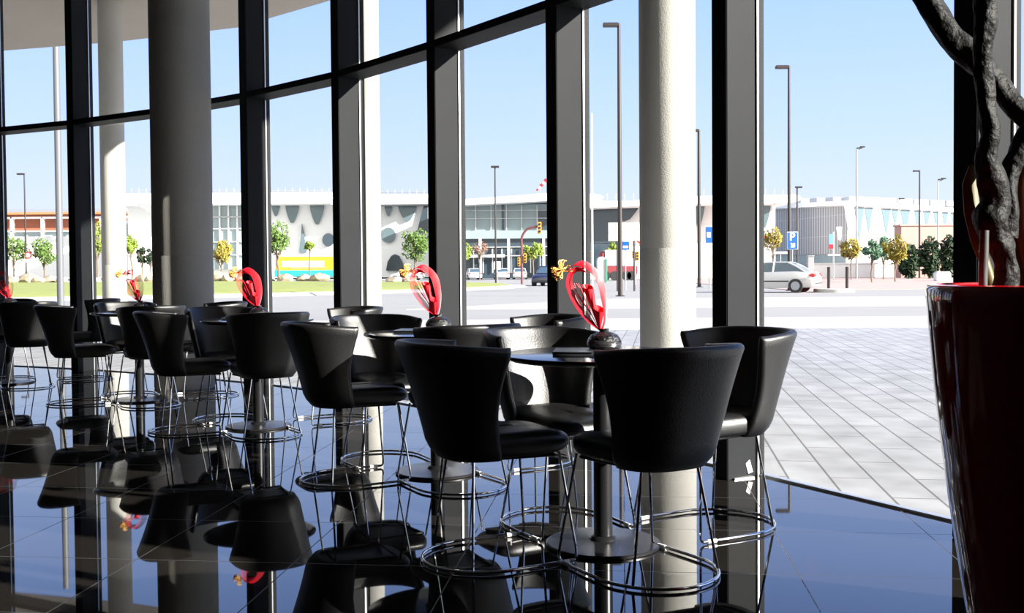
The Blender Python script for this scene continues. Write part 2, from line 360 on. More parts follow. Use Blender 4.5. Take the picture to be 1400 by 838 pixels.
# ------------------------------------------------------------------ chairs
def make_chair(label):
    root = empty('tub_chair', (0, 0, 0), 0, label, 'chair', 'black leather tub chairs around the tables')
    NP, NT = 36, 14; th = 0.040
    def path(t, u):
        lo_ = max(0.0, 0.16 - t) / 0.16; a = 0.170 + 0.040 * t + 0.036 * t ** 2.0 - 0.022 * lo_ ** 2; xf = -0.040 - 0.030 * math.sin(PI * min(1, t * 1.05)) ** 1.0 - 0.005 * t; xb = -0.200 - 0.060 * t - 0.062 * t ** 2.0 + 0.028 * lo_ ** 2
        ph = -PI / 2 + PI * u; e = 2 / 2.6
        c_, s_ = math.cos(ph), math.sin(ph)
        return Vector((xf + (xb - xf) * abs(c_) ** e, a * math.copysign(abs(s_) ** e, s_), 0))
    def zt(t, u): return 0.385 + t * (0.408 - 0.018 * abs(2 * u - 1) ** 3)
    def ring(u):
        pts = []
        tang = (path(0.5, min(1, u + .01)) - path(0.5, max(0, u - .01))).normalized(); nn = Vector((tang.y, -tang.x, 0))
        if nn.dot(path(0.5, u) - Vector((-0.05, 0, 0))) < 0: nn = -nn
        prof = []
        for k in range(NT + 1): prof.append((k / NT, 0.5))
        for k in range(1, 6): prof.append((1 + 0.045 * math.sin(PI * k / 6), 0.5 * math.cos(PI * k / 6)))
        for k in range(NT, -1, -1): prof.append((k / NT, -0.5))
        for t, o in prof:
            th_ = th * (0.85 + 0.15 * math.sin(PI * min(1, max(0, t))))
            p_ = path(min(t, 1.0), u) + nn * (o * th_)
            p_.z = zt(t, u); pts.append(p_)
        return pts
    us = [0.5 - 0.5 * math.cos(PI * i / NP) for i in range(NP + 1)]
    rings = [ring(u) for u in us]
    # rounded arm ends
    def endcap(rg, sgn):
        out = []
        cen = [(rg[i] + rg[len(rg) - 1 - i]) / 2 for i in range(len(rg))]
        for k in (1, 2, 3):
            a = PI / 2 * k / 3; f_ = math.cos(a)
            out.append([cen[i] + (rg[i] - cen[i]) * max(f_, 0.02) + Vector((0.020 * math.sin(a), 0, 0)) for i in range(len(rg))])
        return out
    e0 = endcap(rings[0], -1); e1 = endcap(rings[-1], 1)
    m = MB(); m.loft(list(reversed(e0)) + rings + e1)
    m.build('backrest', M_leather, root, smooth=True, angle=75, fix=True)
    # seat cushion
    def seat_ring(z, ins):
        pts = []
        for i in range(48):
            a = 2 * PI * i / 48; c_, s_ = math.cos(a), math.sin(a); e = 2 / 4.2
            cx = 0.042; hx = 0.240 - ins; hy = 0.172 + 0.012 * c_ - ins
            pts.append(Vector((cx + hx * math.copysign(abs(c_) ** e, c_), hy * math.copysign(abs(s_) ** e, s_), z + (0.020 * max(0, c_) ** 2 if z < 0.42 else 0.006 * max(0, -c_) - 0.014 * max(0, c_) ** 3))))
        return pts
    m = MB(); R = []
    for z, ins in ((0.392, 0.022), (0.397, 0.008), (0.410, 0.0), (0.445, 0.0), (0.462, 0.006), (0.474, 0.020), (0.480, 0.045), (0.483, 0.10), (0.484, 0.16)): R.append(seat_ring(z, ins))
    m.loft(R); m.build('seat', M_seat, root, smooth=True, angle=80)
    # floor ring, open at the front
    rr = 0.0062; zc = rr + 0.004
    pts = [(0.235, -0.215), (0.14, -0.222), (0.05, -0.226)] + [(-0.01 + 0.245 * math.cos(a), 0.228 * math.sin(a)) for a in [(-PI / 2) - PI * i / 28 for i in range(1, 28)]] + [(0.05, 0.226), (0.14, 0.222), (0.235, 0.215)]
    ring_o = MB(); ring_o.tube([(x, y, zc) for x, y in pts], rr, 10); ring_ob = ring_o.build('floor_ring', M_chrome, root, smooth=True)
    for s in (-1, 1):
        m = MB(); m.tube([(0.175, s * 0.2195, zc - 0.001), (0.195, s * 0.218, zc - 0.001), (0.215, s * 0.2165, zc - 0.001)], 0.0085, 10); m.build('glide', M_pad, ring_ob, smooth=True)
    rl = 0.0052
    for s in (-1, 1):
        m = MB(); m.tube([(0.235, s * 0.215, zc), (0.243, s * 0.2145, zc + 0.004), (0.247, s * 0.215, zc + 0.014), (0.247, s * 0.214, 0.05), (0.205, s * 0.165, 0.400)], rl, 8); m.build('leg', M_chrome, root, smooth=True)
        m = MB(); m.tube([(-0.150, s * 0.187, zc), (-0.115, s * 0.120, 0.400)], rl, 8); m.build('leg', M_chrome, root, smooth=True)
    m = MB(); m.tube([(0.19, -0.155, 0.389), (-0.11, -0.12, 0.389), (-0.11, 0.12, 0.389), (0.19, 0.155, 0.389)], 0.007, 8, closed=True); m.build('seat_frame', M_steel, root, smooth=True)
    return root
proto = None
def chair(x, y, deg, label):
    global proto
    if proto is None:
        proto = make_chair(label); proto.location = (x, y, 0); proto.rotation_euler = (0, 0, math.radians(deg)); return proto
    return dup(proto, (x, y, 0), math.radians(deg), label)

# ------------------------------------------------------------------ tables, vases, menus
def make_table(label):
    root = empty('bistro_table', (0, 0, 0), 0, label, 'table', 'round black bistro tables')
    m = MB(); m.lathe([(0.30, 0.712), (0.352, 0.716), (0.378, 0.728), (0.380, 0.734), (0.378, 0.739), (0.374, 0.740)], 72); m.build('tabletop', M_top, root, smooth=True, angle=30)
    m = MB(); m.lathe([(0.036, 0.018), (0.036, 0.690), (0.070, 0.705), (0.070, 0.714)], 32); m.build('stem', M_steel, root, smooth=True, angle=30)
    m = MB(); m.lathe([(0.216, 0.0), (0.221, 0.003), (0.221, 0.010), (0.216, 0.014), (0.09, 0.018), (0.055, 0.022), (0.046, 0.034), (0.037, 0.038)], 64); m.build('base', M_steel, root, smooth=True, angle=30)
    return root
def make_vase(label):
    root = empty('flower_vase', (0, 0, 0), 0, label, 'vase', 'red dried flower arrangements on the tables')
    prof = [(0.030, 0.0), (0.046, 0.004), (0.058, 0.018), (0.064, 0.036), (0.062, 0.054), (0.050, 0.070), (0.030, 0.079), (0.018, 0.083), (0.019, 0.094), (0.014, 0.094)]
    m = MB(); m.lathe(prof, 40)
    m.v = [tuple(Vector(v) + Vector((v[0], v[1], 0)).normalized() * 0.0035 * noise.noise(Vector(v) * 90)) if 0.005 < v[2] < 0.08 else v for v in m.v]
    vb = m.build('pot', M_vase, root, smooth=True, angle=70)
    m = MB()
    for i in range(26):
        tilt = random.uniform(-0.9, 0.9); az = random.uniform(0, 2 * PI); pts = []
        Rm = Matrix.Rotation(az, 3, 'Z') @ Matrix.Rotation(tilt, 3, 'X')
        for k in range(28):
            q = Rm @ Vector((math.cos(2 * PI * k / 28), math.sin(2 * PI * k / 28), 0)); zz = 0.038 + q.z * 0.034
            pts.append((q.x * 0.066, q.y * 0.066, zz))
        m.tube(pts, 0.0019, 5, closed=True)
    m.build('wire_wrap', M_wire, vb, smooth=True)
    m = MB(); fl = Vector((-0.150, 0, 0.318))
    rnd = random.Random(3)
    for i in range(8):       # canes arching over on the right
        t = i / 7; dy = (t - 0.5) * 0.075
        pts = catmull([(-0.012 + 0.01 * t, 0, 0.088), (-0.002 + 0.012 * t, dy * .5, 0.135), (0.012 - .026 * (1 - t), dy, 0.215), (-0.008 - 0.026 * (1 - t), dy, 0.298 - .012 * (1 - t)), (-0.070 - .006 * (1 - t), dy * .7, 0.354 - 0.026 * (1 - t)), (-0.118, dy * .35, 0.338), fl + Vector((0.012, dy * .1, 0))], 5)
        m.tube(pts, 0.0015, 5)
    for i in range(8):        # canes rising on the left and folding into the bundle
        t = i / 7; dy = (t - 0.5) * 0.06
        pts = catmull([(-0.020, 0, 0.088), (-0.074 + 0.02 * t, dy * .5, 0.130 + .01 * t), (-0.122 + 0.024 * t, dy, 0.196), (-0.146 + 0.026 * t, dy, 0.258), (-0.140 + 0.02 * t, dy * .6, 0.300), (-0.118 + .02 * t, dy * .3, 0.328 - .012 * t), (-0.085 + .02 * t, dy * .3, 0.330 - .02 * t)], 5)
        m.tube(pts, 0.0013, 5)
    for i in range(5):        # short inner canes
        t = i / 4
        pts = catmull([(-0.018, 0, 0.088), (-0.05, (t - .5) * .03, 0.15), (-0.082 - 0.03 * t, (t - .5) * .05, 0.23 + 0.012 * math.sin(9 * t)), (-0.10 - 0.03 * t, (t - .5) * .05, 0.27)], 5)
        m.tube(pts, 0.0013, 5)
    m.build('canes', M_red, root, smooth=True)
    for (tx, ty, tz, r_) in ((-0.064, -0.012, 0.256, 0.021), (-0.022, -0.016, 0.172, 0.022)):   # rolled felt cones
        base = Vector((-0.016, 0, 0.085)); tip = Vector((tx, ty, tz)); ax = (tip - base).normalized(); u = ax.orthogonal().normalized(); w_ = ax.cross(u); rings = []
        for k in range(9):
            f_ = k / 8; rings.append([base + (tip - base) * f_ + (u * math.cos(a) * 1.0 + w_ * math.sin(a)) * (0.003 + (r_ - 0.003) * f_ ** 1.3) + ax * 0.012 * math.sin(a) * f_ for a in [2 * PI * j / 20 for j in range(20)]])
        for k in range(8, 0, -1):
            f_ = k / 8; rings.append([base + (tip - base) * f_ + (u * math.cos(a) + w_ * math.sin(a)) * (0.002 + (r_ - 0.004) * f_ ** 1.3) + ax * 0.012 * math.sin(a) * f_ for a in [2 * PI * j / 20 for j in range(20)]])
        m = MB(); m.loft(rings); m.build('rolled_petal', M_redfelt, root, smooth=True, angle=60)
    m = MB()
    for i in range(40):       # golden flower head of curled strips
        v = Vector((rnd.gauss(-0.5, 1), rnd.gauss(0, 1), rnd.gauss(0.1, 1))).normalized(); s_ = v.orthogonal().normalized(); c0 = fl + Vector((-0.012, 0, 0))
        pts = catmull([c0, c0 + v * 0.018 + s_ * 0.004, c0 + v * 0.036 + s_ * 0.012, c0 + v * 0.034 + s_ * 0.026], 4)
        m.tube(pts, 0.0026, 5)
    m.build('flower_head', M_gold, root, smooth=True)
    return root
def make_menu(label):
    root = empty('menu_folder', (0, 0, 0), 0, label, 'menu', 'black menu folders on the tables')
    m = MB(); m.box((0, 0, 0.0035), (0.15, 0.21, 0.003)); m.box((0, 0, 0.0145), (0.15, 0.21, 0.003)); m.box((-0.0735, 0, 0.009), (0.003, 0.21, 0.013)); m.build('cover', M_menu, root)
    m = MB(); m.box((0.0, 0, 0.009), (0.142, 0.20, 0.0078)); m.build('pages', M_black, root)
    return root
tproto = vproto = mproto = None
def place(kind, loc, rz, label):
    global tproto, vproto, mproto
    p_ = dict(t=tproto, v=vproto, m=mproto)[kind]
    if p_ is None:
        p_ = dict(t=make_table, v=make_vase, m=make_menu)[kind](label); p_.location = loc; p_.rotation_euler = (0, 0, rz)
        if kind == 't': tproto = p_
        elif kind == 'v': vproto = p_
        else: mproto = p_
        return p_
    return dup(p_, loc, rz, label)
TABLES = [((0.345, 3.93), 'nearest table'), ((-0.40, 5.38), 'second nearest table'), ((-1.75, 7.02), 'third nearest table'), ((-3.12, 8.55), 'fourth nearest table'), ((-4.92, 10.0), 'farthest table')]
OFF = {'A': (-0.435, -0.155, 25.8, 'black tub chair at the near left of the %s, shown from its side'),
       'C': (-0.160, 0.335, -62.0, 'black tub chair behind the %s with its inner back in sun'),
       'D': (0.130, -0.345, 121.0, 'black tub chair at the near right of the %s, its back to us'),
       'B': (0.485, 0.286, 209.0, 'black tub chair on the window side of the %s')}
ADJ = {(1, 'C'): (-.17, .02, 0), (2, 'C'): (-.15, 0, 3), (3, 'C'): (-.06, 0, 3), (3, 'D'): (.08, 0, 0), (4, 'D'): (.22, -.02, 0), (4, 'B'): (.14, 0, 0)}
for ti, ((tx, ty), nm) in enumerate(TABLES):
    place('t', (tx, ty, 0), 0, ['round black bistro table nearest the red planter', 'round black bistro table second from the planter', 'round black bistro table third from the planter, below the indoor column', 'round black bistro table fourth from the planter', 'round black bistro table farthest from the planter, at the left edge'][ti])
    for k, (dx, dy, a, lab) in OFF.items():
        ax_, ay_, aa_ = ADJ.get((ti, k), (0, 0, 0))
        chair(tx + dx + ax_, ty + dy + ay_, a + aa_, lab % nm)
    vx, vy = (0.01, 0.02)
    place('v', (tx + vx, ty + vy, 0.740), 0, 'red cane and gold flower arrangement in black vase on the ' + nm)
    place('m', (tx - 0.13 if ti else tx - 0.11, ty - 0.02, 0.7400), math.radians(-6), 'closed black menu folder beside the vase on the ' + nm)

# ------------------------------------------------------------------ red planter and its tree
PX_, PY_ = 1.262, 2.20
pl = empty('tree_planter', (PX_, PY_, 0), 0, 'tall glossy dark red planter holding a twisted black tree', 'planter')
m = MB(); m.lathe([(0.185, 0.0), (0.20, 0.004), (0.225, 0.12), (0.262, 0.30), (0.300, 0.55), (0.330, 0.80), (0.346, 0.985), (0.348, 1.012), (0.343, 1.018), (0.332, 1.018), (0.326, 1.010), (0.318, 0.90), (0.312, 0.86)], 96); m.build('pot', M_pot, pl, smooth=True, angle=50)
m = MB(); m.lathe([(0.334, 1.010), (0.3435, 1.0145), (0.3435, 1.0205), (0.330, 1.0225), (0.318, 1.0185), (0.318, 0.93), (0.324, 0.93), (0.330, 1.0), (0.334, 1.010)], 96, cap=False); m.build('rim', M_potrim, pl, smooth=True, angle=50)
m = MB(); m.lathe([(0.30, 0.85), (0.314, 0.89), (0.20, 0.905), (0.05, 0.91), (0.01, 0.912)], 48); m.build('soil', M_soil, pl, smooth=True)
tr = empty('twisted_tree', (PX_ - 0.2, PY_ + 0.1, 0.90), 0, 'dead black twisted tree trunk standing in the red planter', 'tree')
def trunk(name, pts, mt, sub=8, k=18, rough=0.30):
    o_ = tr.location; P3, R3 = [], []
    for px, py, w, Y in pts: P3.append(at(px, py, Y) - o_); R3.append(w / 2 / F_PX * Y)
    cp = catmull(P3, sub); rr = [x.x for x in catmull([Vector((r, 0, 0)) for r in R3], sub)]
    m = MB(); m.tube(cp, rr, k)
    out = []
    for i, v in enumerate(m.v):
        c_ = cp[i // k]; dv = Vector(v) - c_; j = i % k; along = (i // k)
        f_ = 1 + rough * noise.noise(Vector((math.cos(2 * PI * j / k) * 1.7 + along * 0.10, math.sin(2 * PI * j / k) * 1.7, along * 0.16 + len(pts)))) + 0.07 * noise.noise(Vector((j * 1.3, along * 0.25, 3)))
        out.append(tuple(c_ + dv * f_))
    m.v = out; return m.build(name, mt, tr, smooth=True, angle=80)
trunk('trunk', [(1362, -330, 12, 2.22), (1352, -220, 18, 2.22), (1340, -120, 22, 2.22), (1346, -40, 25, 2.22), (1346, 0, 27, 2.22), (1346, 30, 29, 2.22), (1343, 70, 23, 2.23), (1344, 105, 25, 2.24), (1350, 150, 23, 2.24), (1353, 185, 25, 2.24), (1348, 215, 27, 2.25), (1354, 240, 36, 2.26), (1360, 275, 38, 2.27), (1354, 303, 44, 2.27), (1366, 330, 34, 2.27), (1374, 360, 30, 2.27), (1376, 392, 32, 2.27), (1376, 445, 38, 2.27)], M_bark)
trunk('branch', [(1180, -330, 10, 2.46), (1196, -220, 17, 2.44), (1208, -120, 23, 2.42), (1238, -40, 28, 2.40), (1268, 0, 31, 2.38), (1300, 50, 35, 2.36), (1335, 84, 34, 2.34), (1362, 112, 30, 2.33), (1390, 150, 30, 2.31), (1425, 172, 34, 2.29)], M_bark)
trunk('branch', [(1440, 148, 32, 2.29), (1415, 178, 34, 2.29), (1392, 212, 28, 2.29), (1376, 245, 26, 2.29), (1378, 285, 28, 2.28), (1374, 325, 28, 2.28)], M_bark)
trunk('cut_stem', [(1346, 315, 12, 2.22), (1345, 350, 12, 2.22), (1344, 385, 12, 2.22), (1344, 440, 12, 2.22)], M_stick, rough=0.05)
def blade(name, pts, mt):     # a broad curled dry leaf sheath, width given along its length
    m = MB(); rows = []; o_ = tr.location
    for px, py, w, Y in pts:
        c_ = at(px, py, Y) - o_; hw = w / 2 / F_PX * Y
        rows.append([c_ + Vector((hw * u, 0.35 * hw * u * u, 0)) for u in (-1, -.6, -.2, .2, .6, 1)])
    rings = [r + [p + Vector((0, 0.004, 0)) for p in reversed(r)] for r in rows]
    m.loft(rings); return m.build(name, mt, tr, smooth=True, angle=60, fix=True)
blade('dry_leaf', [(1329, 226, 6, 2.34), (1328, 250, 20, 2.34), (1331, 290, 22, 2.33), (1338, 330, 18, 2.32), (1352, 370, 14, 2.31), (1368, 425, 14, 2.30)], M_dry)
blade('dry_leaf', [(1410, 200, 30, 2.38), (1402, 250, 52, 2.38), (1398, 310, 52, 2.37), (1396, 360, 44, 2.36), (1392, 430, 36, 2.34)], M_dry)
blade('dry_leaf', [(1425, 190, 30, 2.34), (1414, 250, 46, 2.34), (1415, 310, 44, 2.34), (1422, 370, 36, 2.33), (1424, 430, 30, 2.32)], M_dry2)

# ------------------------------------------------------------------ ground outside
def slab(name, pts, z0, z1, mt, kind='structure'):
    m = MB(); m.zprism(pts, z0, z1); return tag(m.build(name, mt, fix=True), kind=kind)
slab('terrace_paving', [(-60, -20), (60, -20), (60, 18.3), (-60, 18.3)], -0.30, -0.012, M_paver)
slab('kerb_strip', [(-120, 18.3), (120, 18.3), (120, 22.5), (-120, 22.5)], -0.30, -0.006, M_kerb)
slab('road', [(-200, 22.5), (200, 22.5), (200, 29), (-200, 29)], -0.40, -0.03, M_asphalt)
slab('gravel_verge', [(-3.0, 29), (200, 29), (200, 38), (4, 38)], -0.40, -0.004, M_kerb)
slab('roundabout_road', [(-300, 29), (-3.0, 29), (4, 38), (300, 38), (300, 51), (-300, 51)], -0.40, -0.03, M_asphalt)
slab('far_road', [(-300, 51), (14, 51), (14, 140), (-300, 140)], -0.40, -0.03, M_asphalt)
slab('plaza', [(14, 51), (300, 51), (300, 140), (14, 140)], -0.40, -0.0, M_redpave)
slab('far_ground', [(-900, 140), (900, 140), (900, 1200), (-900, 1200)], -0.40, -0.03, M_kerb)
m = MB(); rings = []
for s_, z_ in ((1.03, -0.03), (1.02, 0.10), (1.0, 0.12)): rings.append([Vector((-35 + 35 * s_ * math.cos(a), 70 + 30.5 * s_ * math.sin(a), z_)) for a in [2 * PI * i / 96 for i in range(96)]])
m.loft(rings); tag(m.build('island_kerb', M_kerb, smooth=True), kind='structure')
m = MB(); rings = []
for s_, z_ in ((1.0, 0.10), (0.99, 0.15), (0.8, 0.24), (0.55, 0.36), (0.3, 0.42), (0.02, 0.44)): rings.append([Vector((-35 + 35 * s_ * math.cos(a), 70 + 30.5 * s_ * math.sin(a), z_ + (0.05 * noise.noise(Vector((a * 5, s_ * 9, 0))) if s_ < .95 else 0))) for a in [2 * PI * i / 96 for i in range(96)]])
m.loft(rings); tag(m.build('lawn', M_lawn, smooth=True), 'mown green lawn on the roundabout island outside', 'grass', kind='stuff')

def lawn_z(x, y):
    s_ = math.hypot((x + 35) / 35, (y - 70) / 30.5)
    if s_ > 1: return -0.03
    for (s0, z0), (s1, z1) in zip(((0, .44), (.3, .42), (.55, .36), (.8, .24), (.99, .15)), ((.3, .42), (.55, .36), (.8, .24), (.99, .15), (1.001, .10))):
        if s0 <= s_ <= s1: return z0 + (z1 - z0) * (s_ - s0) / (s1 - s0)
    return 0.1
# ------------------------------------------------------------------ rocks along the back of the lawn
def rock(px, py, Y, w, h, label):
    c = at(px, py, Y); m = MB(); bmm = bmesh.new(); bmesh.ops.create_icosphere(bmm, subdivisions=2, radius=1)
    idx = {v: i for i, v in enumerate(bmm.verts)}; vs_ = []
    for v in bmm.verts:
        q = v.co * (1 + 0.35 * noise.noise(v.co * 1.3 + Vector((px, py, 0)))); vs_.append((q.x * w / 2, q.y * w / 2.5, max(-0.4, q.z) * h / 1.4 + h * .3))
    m.add(vs_, [tuple(idx[v] for v in f.verts) for f in bmm.faces]); bmm.free()
    o = m.build('rock', M_rock); o.location = (c.x, Y, lawn_z(c.x, Y) + 0.05)
    return tag(o, label, 'rock', 'pale rocks along the back of the lawn')
rk = [(14, 382, 90, 1.4, .6), (40, 381, 92, 1.9, .9), (52, 383, 89, 1.2, .5), (68, 381, 91, 1.7, .6), (84, 382, 90, 1.1, .5), (128, 381, 92, 1.4, .5), (146, 382, 90, 1.0, .5), (196, 380, 92, 1.5, .7), (206, 381, 90, 1.2, .5),
      (297, 380, 92, 1.5, .9), (311, 380, 91, 1.2, .6), (326, 380, 92, 1.2, .6), (366, 379, 92, 1.4, .6), (390, 379, 91, 1.5, .7), (415, 379, 92, 1.5, .6), (436, 379, 91, 1.8, .7), (538, 379, 95, 1.6, .6), (560, 379, 95, 1.4, .5)]
names_r = ['left of the steel mast', 'beside the slim far left column', 'right of the indoor column', 'before the bus', 'right of the sunlit column']
for i, (px, py, Y, w_, h_) in enumerate(rk):
    rock(px, py, Y, w_, h_, 'pale rock on the far edge of the lawn, ' + names_r[0 if i < 5 else 1 if i < 9 else 2 if i < 12 else 3 if i < 16 else 4])

# ------------------------------------------------------------------ trees outside
def tree(px, base_py, Y, w_px, top_py, crown_py, kind, label, name='street_tree', n=1000, leaf=None, bare=False, two=False):
    sc = Y / F_PX; b = at(px, base_py, Y); b.z = max(lawn_z(b.x, Y), 0.0 if b.x > 14 and 51 < Y < 140 else -0.03); H_ = at(px, top_py, Y).z - b.z; cw = w_px * sc; cz = at(px, crown_py, Y).z - b.z
    root = empty(name, b, 0, label, 'tree')
    rnd = random.Random(int(px * 7 + Y)); ch = H_ - cz; m = MB()
    tr_r = max(0.05, 0.016 * H_)
    m.tube(catmull([(0, 0, -0.05), (0.02 * H_ * rnd.uniform(-1, 1), 0, cz * .5), (0.02 * H_ * rnd.uniform(-1, 1), 0, cz), (0, 0, cz + ch * .5)], 4), [tr_r * 1.3] + [tr_r] * 10 + [tr_r * .6] * 2, 7)
    for i in range(9 if not bare else 22):
        a = rnd.uniform(0, 2 * PI); r_ = cw * rnd.uniform(.2, .42); z1 = cz + ch * rnd.uniform(.3, .9)
        m.tube(catmull([(0, 0, cz * rnd.uniform(.8, 1)), (r_ * .5 * math.cos(a), r_ * .5 * math.sin(a), (cz + z1) / 2), (r_ * math.cos(a), r_ * math.sin(a), z1)], 3), tr_r * .45, 5)
    m.build('trunk', M_trunk, root, smooth=True)
    lf = leaf or max(0.16, cw * 0.05); m = MB(); clumps = []
    for i in range(16):
        v = Vector((rnd.gauss(0, 1), rnd.gauss(0, 1), rnd.gauss(0, 1))).normalized() * rnd.uniform(.35, .72); clumps.append((Vector((v.x * cw * .5, v.y * cw * .5, cz + ch * (.5 + .5 * v.z))), min(cw, ch) * rnd.uniform(.14, .26)))
    for i in range(n if not bare else n // 6):
        c_, r_ = rnd.choice(clumps); v = Vector((rnd.gauss(0, 1), rnd.gauss(0, 1), rnd.gauss(0, 1))).normalized() * r_ * rnd.uniform(.4, 1.0) ** .5
        q = c_ + v; u = Vector((rnd.gauss(0, 1), rnd.gauss(0, 1), rnd.gauss(0, 1))).normalized(); w_ = u.orthogonal().normalized(); s_ = lf * rnd.uniform(.6, 1.3)
        m.add([q - u * s_, q + w_ * s_ * .5, q + u * s_, q - w_ * s_ * .5], [(0, 1, 2, 3)])
    m.build('foliage', M_leafs[kind], root)
    return root
tree(18, 376, 105, 46, 322, 362, 'green', 'round green tree outside at the far left of the picture')
tree(60, 378, 105, 40, 327, 364, 'green', 'green tree beside the round sign, left of the steel mast')
tree(133, 379, 100, 32, 300, 352, 'bright', 'taller light green tree left of the slim column at the left')
tree(180, 379, 105, 20, 316, 352, 'bright', 'light green tree just right of the slim column at the left')
tree(194, 368, 125, 14, 332, 366, 'dark', 'small dark conifer nearer the slim column at the left', name='conifer')
tree(206, 368, 125, 14, 334, 366, 'dark', 'small dark conifer nearer the window post behind the indoor column', name='conifer')
tree(302, 372, 105, 36, 326, 364, 'yellow', 'yellowish tree right of the wide indoor column')
tree(380, 378, 108, 52, 301, 352, 'green', 'broad green tree in front of the white hall, left of the bus', n=1500)
tree(424, 378, 104, 15, 330, 342, 'bright', 'small slim tree with a tuft of leaves in front of the bus')
tree(568, 372, 118, 46, 310, 358, 'green', 'dense green tree right of the slim sunlit column', n=1500)
tree(634, 370, 118, 30, 330, 358, 'bright', 'light green tree at the left end of the glass hall')
tree(656, 371, 124, 36, 330, 350, 'brown', 'almost bare reddish tree before the glass hall', bare=True)
tree(729, 371, 112, 34, 329, 356, 'bright', 'light green tree beside the curved traffic light pole')
tree(836, 356, 115, 22, 331, 350, 'bright', 'small round tree below the cream road sign')
tree(1058, 365, 112, 34, 304, 352, 'yellow', 'yellowish tree left of the blue parking sign', n=1100)
tree(1164, 381, 95, 38, 326, 356, 'yellow', 'olive tree on the reddish plaza below the tall grey street lamp')
tree(1192, 387, 76, 26, 320, 362, 'teal', 'slender green tree second of the plaza trees')
tree(1208, 386, 95, 30, 318, 358, 'teal', 'slender green tree in the middle of the plaza row')
tree(1224, 388, 78, 36, 321, 362, 'yellow', 'olive tree on the plaza in front of the pink wall')
for px, w_, top, lab in ((1243, 24, 332, 'left'), (1271, 25, 322, 'middle'), (1299, 25, 318, 'right')):
    c = at(px, 379, 98); c.z = 0; root = empty('dark_bush', c, 0, 'dark evergreen bush against the pink wall, %s of three' % lab, 'bush', 'dark bushes against the pink wall'); rnd = random.Random(px); m = MB(); s0 = 98 / F_PX
    for i in range(520):
        v = Vector((rnd.gauss(0, 1), rnd.gauss(0, 1), rnd.gauss(0, 1))).normalized() * rnd.uniform(.55, 1); q = Vector((v.x * w_ * s0 * .58, v.y * w_ * s0 * .4, (379 - top) * s0 * (.5 + .5 * v.z)))
        u = Vector((rnd.gauss(0, 1), rnd.gauss(0, 1), rnd.gauss(0, 1))).normalized(); w2 = u.orthogonal().normalized(); m.add([q - u * .3, q + w2 * .2, q + u * .3, q - w2 * .2], [(0, 1, 2, 3)])
    m.build('foliage', M_leafs['dark'], root)
    m = MB(); m.tube([(0, 0, -.03), (0, 0, 1.5)], .12, 6); m.build('stem', M_trunk, root)

# ------------------------------------------------------------------ street furniture
def lamp(px, top_py, base_py, Y, w_px, label, head=-1, mt=None, double=False, mh=None, flood=False):
    b = at(px, base_py, Y); b.z = lawn_z(b.x, Y); t = at(px, top_py, Y); H_ = t.z - b.z; r_ = max(0.035, w_px / 2 / F_PX * Y)
    root = empty('street_lamp', b, 0, label, 'street lamp', 'street lamps outside')
    m = MB(); m.tube([(0, 0, 0), (0, 0, H_ * .5), (0, 0, H_)], [r_ * 1.1, r_, r_ * .8], 10); m.build('pole', mt or M_pole, root, smooth=True)
    m = MB(); m.lathe([(r_ * 2.2, 0), (r_ * 2.2, .03), (r_ * 1.3, .05)], 12); m.build('foot', mt or M_pole, root)
    L = 0.62
    if flood:
        for s_, dx in ((1, .25), (1, .55)):
            m = MB(); m.box((dx, 0, H_ - .05 + dx * .35), (.42, .28, .12), M=Matrix.Identity(4)); m.build('lamp_head', M_black, root)
        m = MB(); m.tube([(0, 0, H_ - .25), (.65, 0, H_ + .12)], .04, 6); m.build('arm', mt or M_pole, root)
    else:
        m = MB(); m.box((head * L * .55, 0, H_ - .06), (L, .30, .15)); m.build('lamp_head', mh or M_pole, root, bevel=.02)
        m = MB(); m.box((head * .05, 0, H_ - .05), (.2, .1, .08)); m.build('arm', mt or M_pole, root)
    return root
lamp(36, 237, 380, 95, 2.2, 'thin street lamp far away at the left, its head turned left')
lamp(678, 227, 381, 78, 2.4, 'thin brown street lamp in front of the glass hall', head=.01)
lamp(848, 32, 398, 42, 6, 'tall dark street lamp just left of the near concrete column', head=-1)
lamp(956, 177, 385, 62, 4.6, 'dark street lamp between the near concrete column and the thick post')
lamp(1079, 90, 389, 50, 4.4, 'tall brown street lamp behind the blue parking sign')
lamp(1090, 255, 364, 95, 2.6, 'small dark street lamp right of the parking sign', head=.4)
lamp(1171, 203, 380, 98, 2.4, 'slim grey floodlight mast above the plaza trees', mt=M_polegrey, flood=True)
lamp(1257, 233, 372, 104, 2.4, 'thin street lamp above the pink wall, its head turned left')
lamp(1282, 246, 372, 102, 1.6, 'thin floodlight mast near the window post at the right', mt=M_polegrey, flood=True)
lamp(1230, 271, 350, 118, 1.6, 'shortest distant street lamp over the white slatted hall', mt=M_polegrey, head=.6)
def mast(px, top_py, base_py, Y, w_px, label, name, mt):
    b = at(px, base_py, Y); b.z = -0.01; t = at(px, top_py, Y); root = empty(name, b, 0, label, 'pole'); r_ = w_px / 2 / F_PX * Y; H_ = t.z - b.z
    m = MB(); m.tube([(0, 0, 0), (0, 0, H_)], [r_, r_ * .85], 14); m.build('pole', mt, root, smooth=True)
    m = MB(); m.lathe([(r_ * 1.8, 0), (r_ * 1.8, .04), (r_ * 1.1, .06)], 16); m.build('foot', mt, root)
    return root
mast(83, 30, 405, 33, 9.5, 'thick grey steel mast on the terrace, running up behind the canopy', 'steel_mast', mat('grey_mast_paint', (.10, .105, .115), .5))
mast(810, 155, 388, 60, 3.0, 'slim pale flagpole between the third post and near column', 'flagpole', M_polewhite)
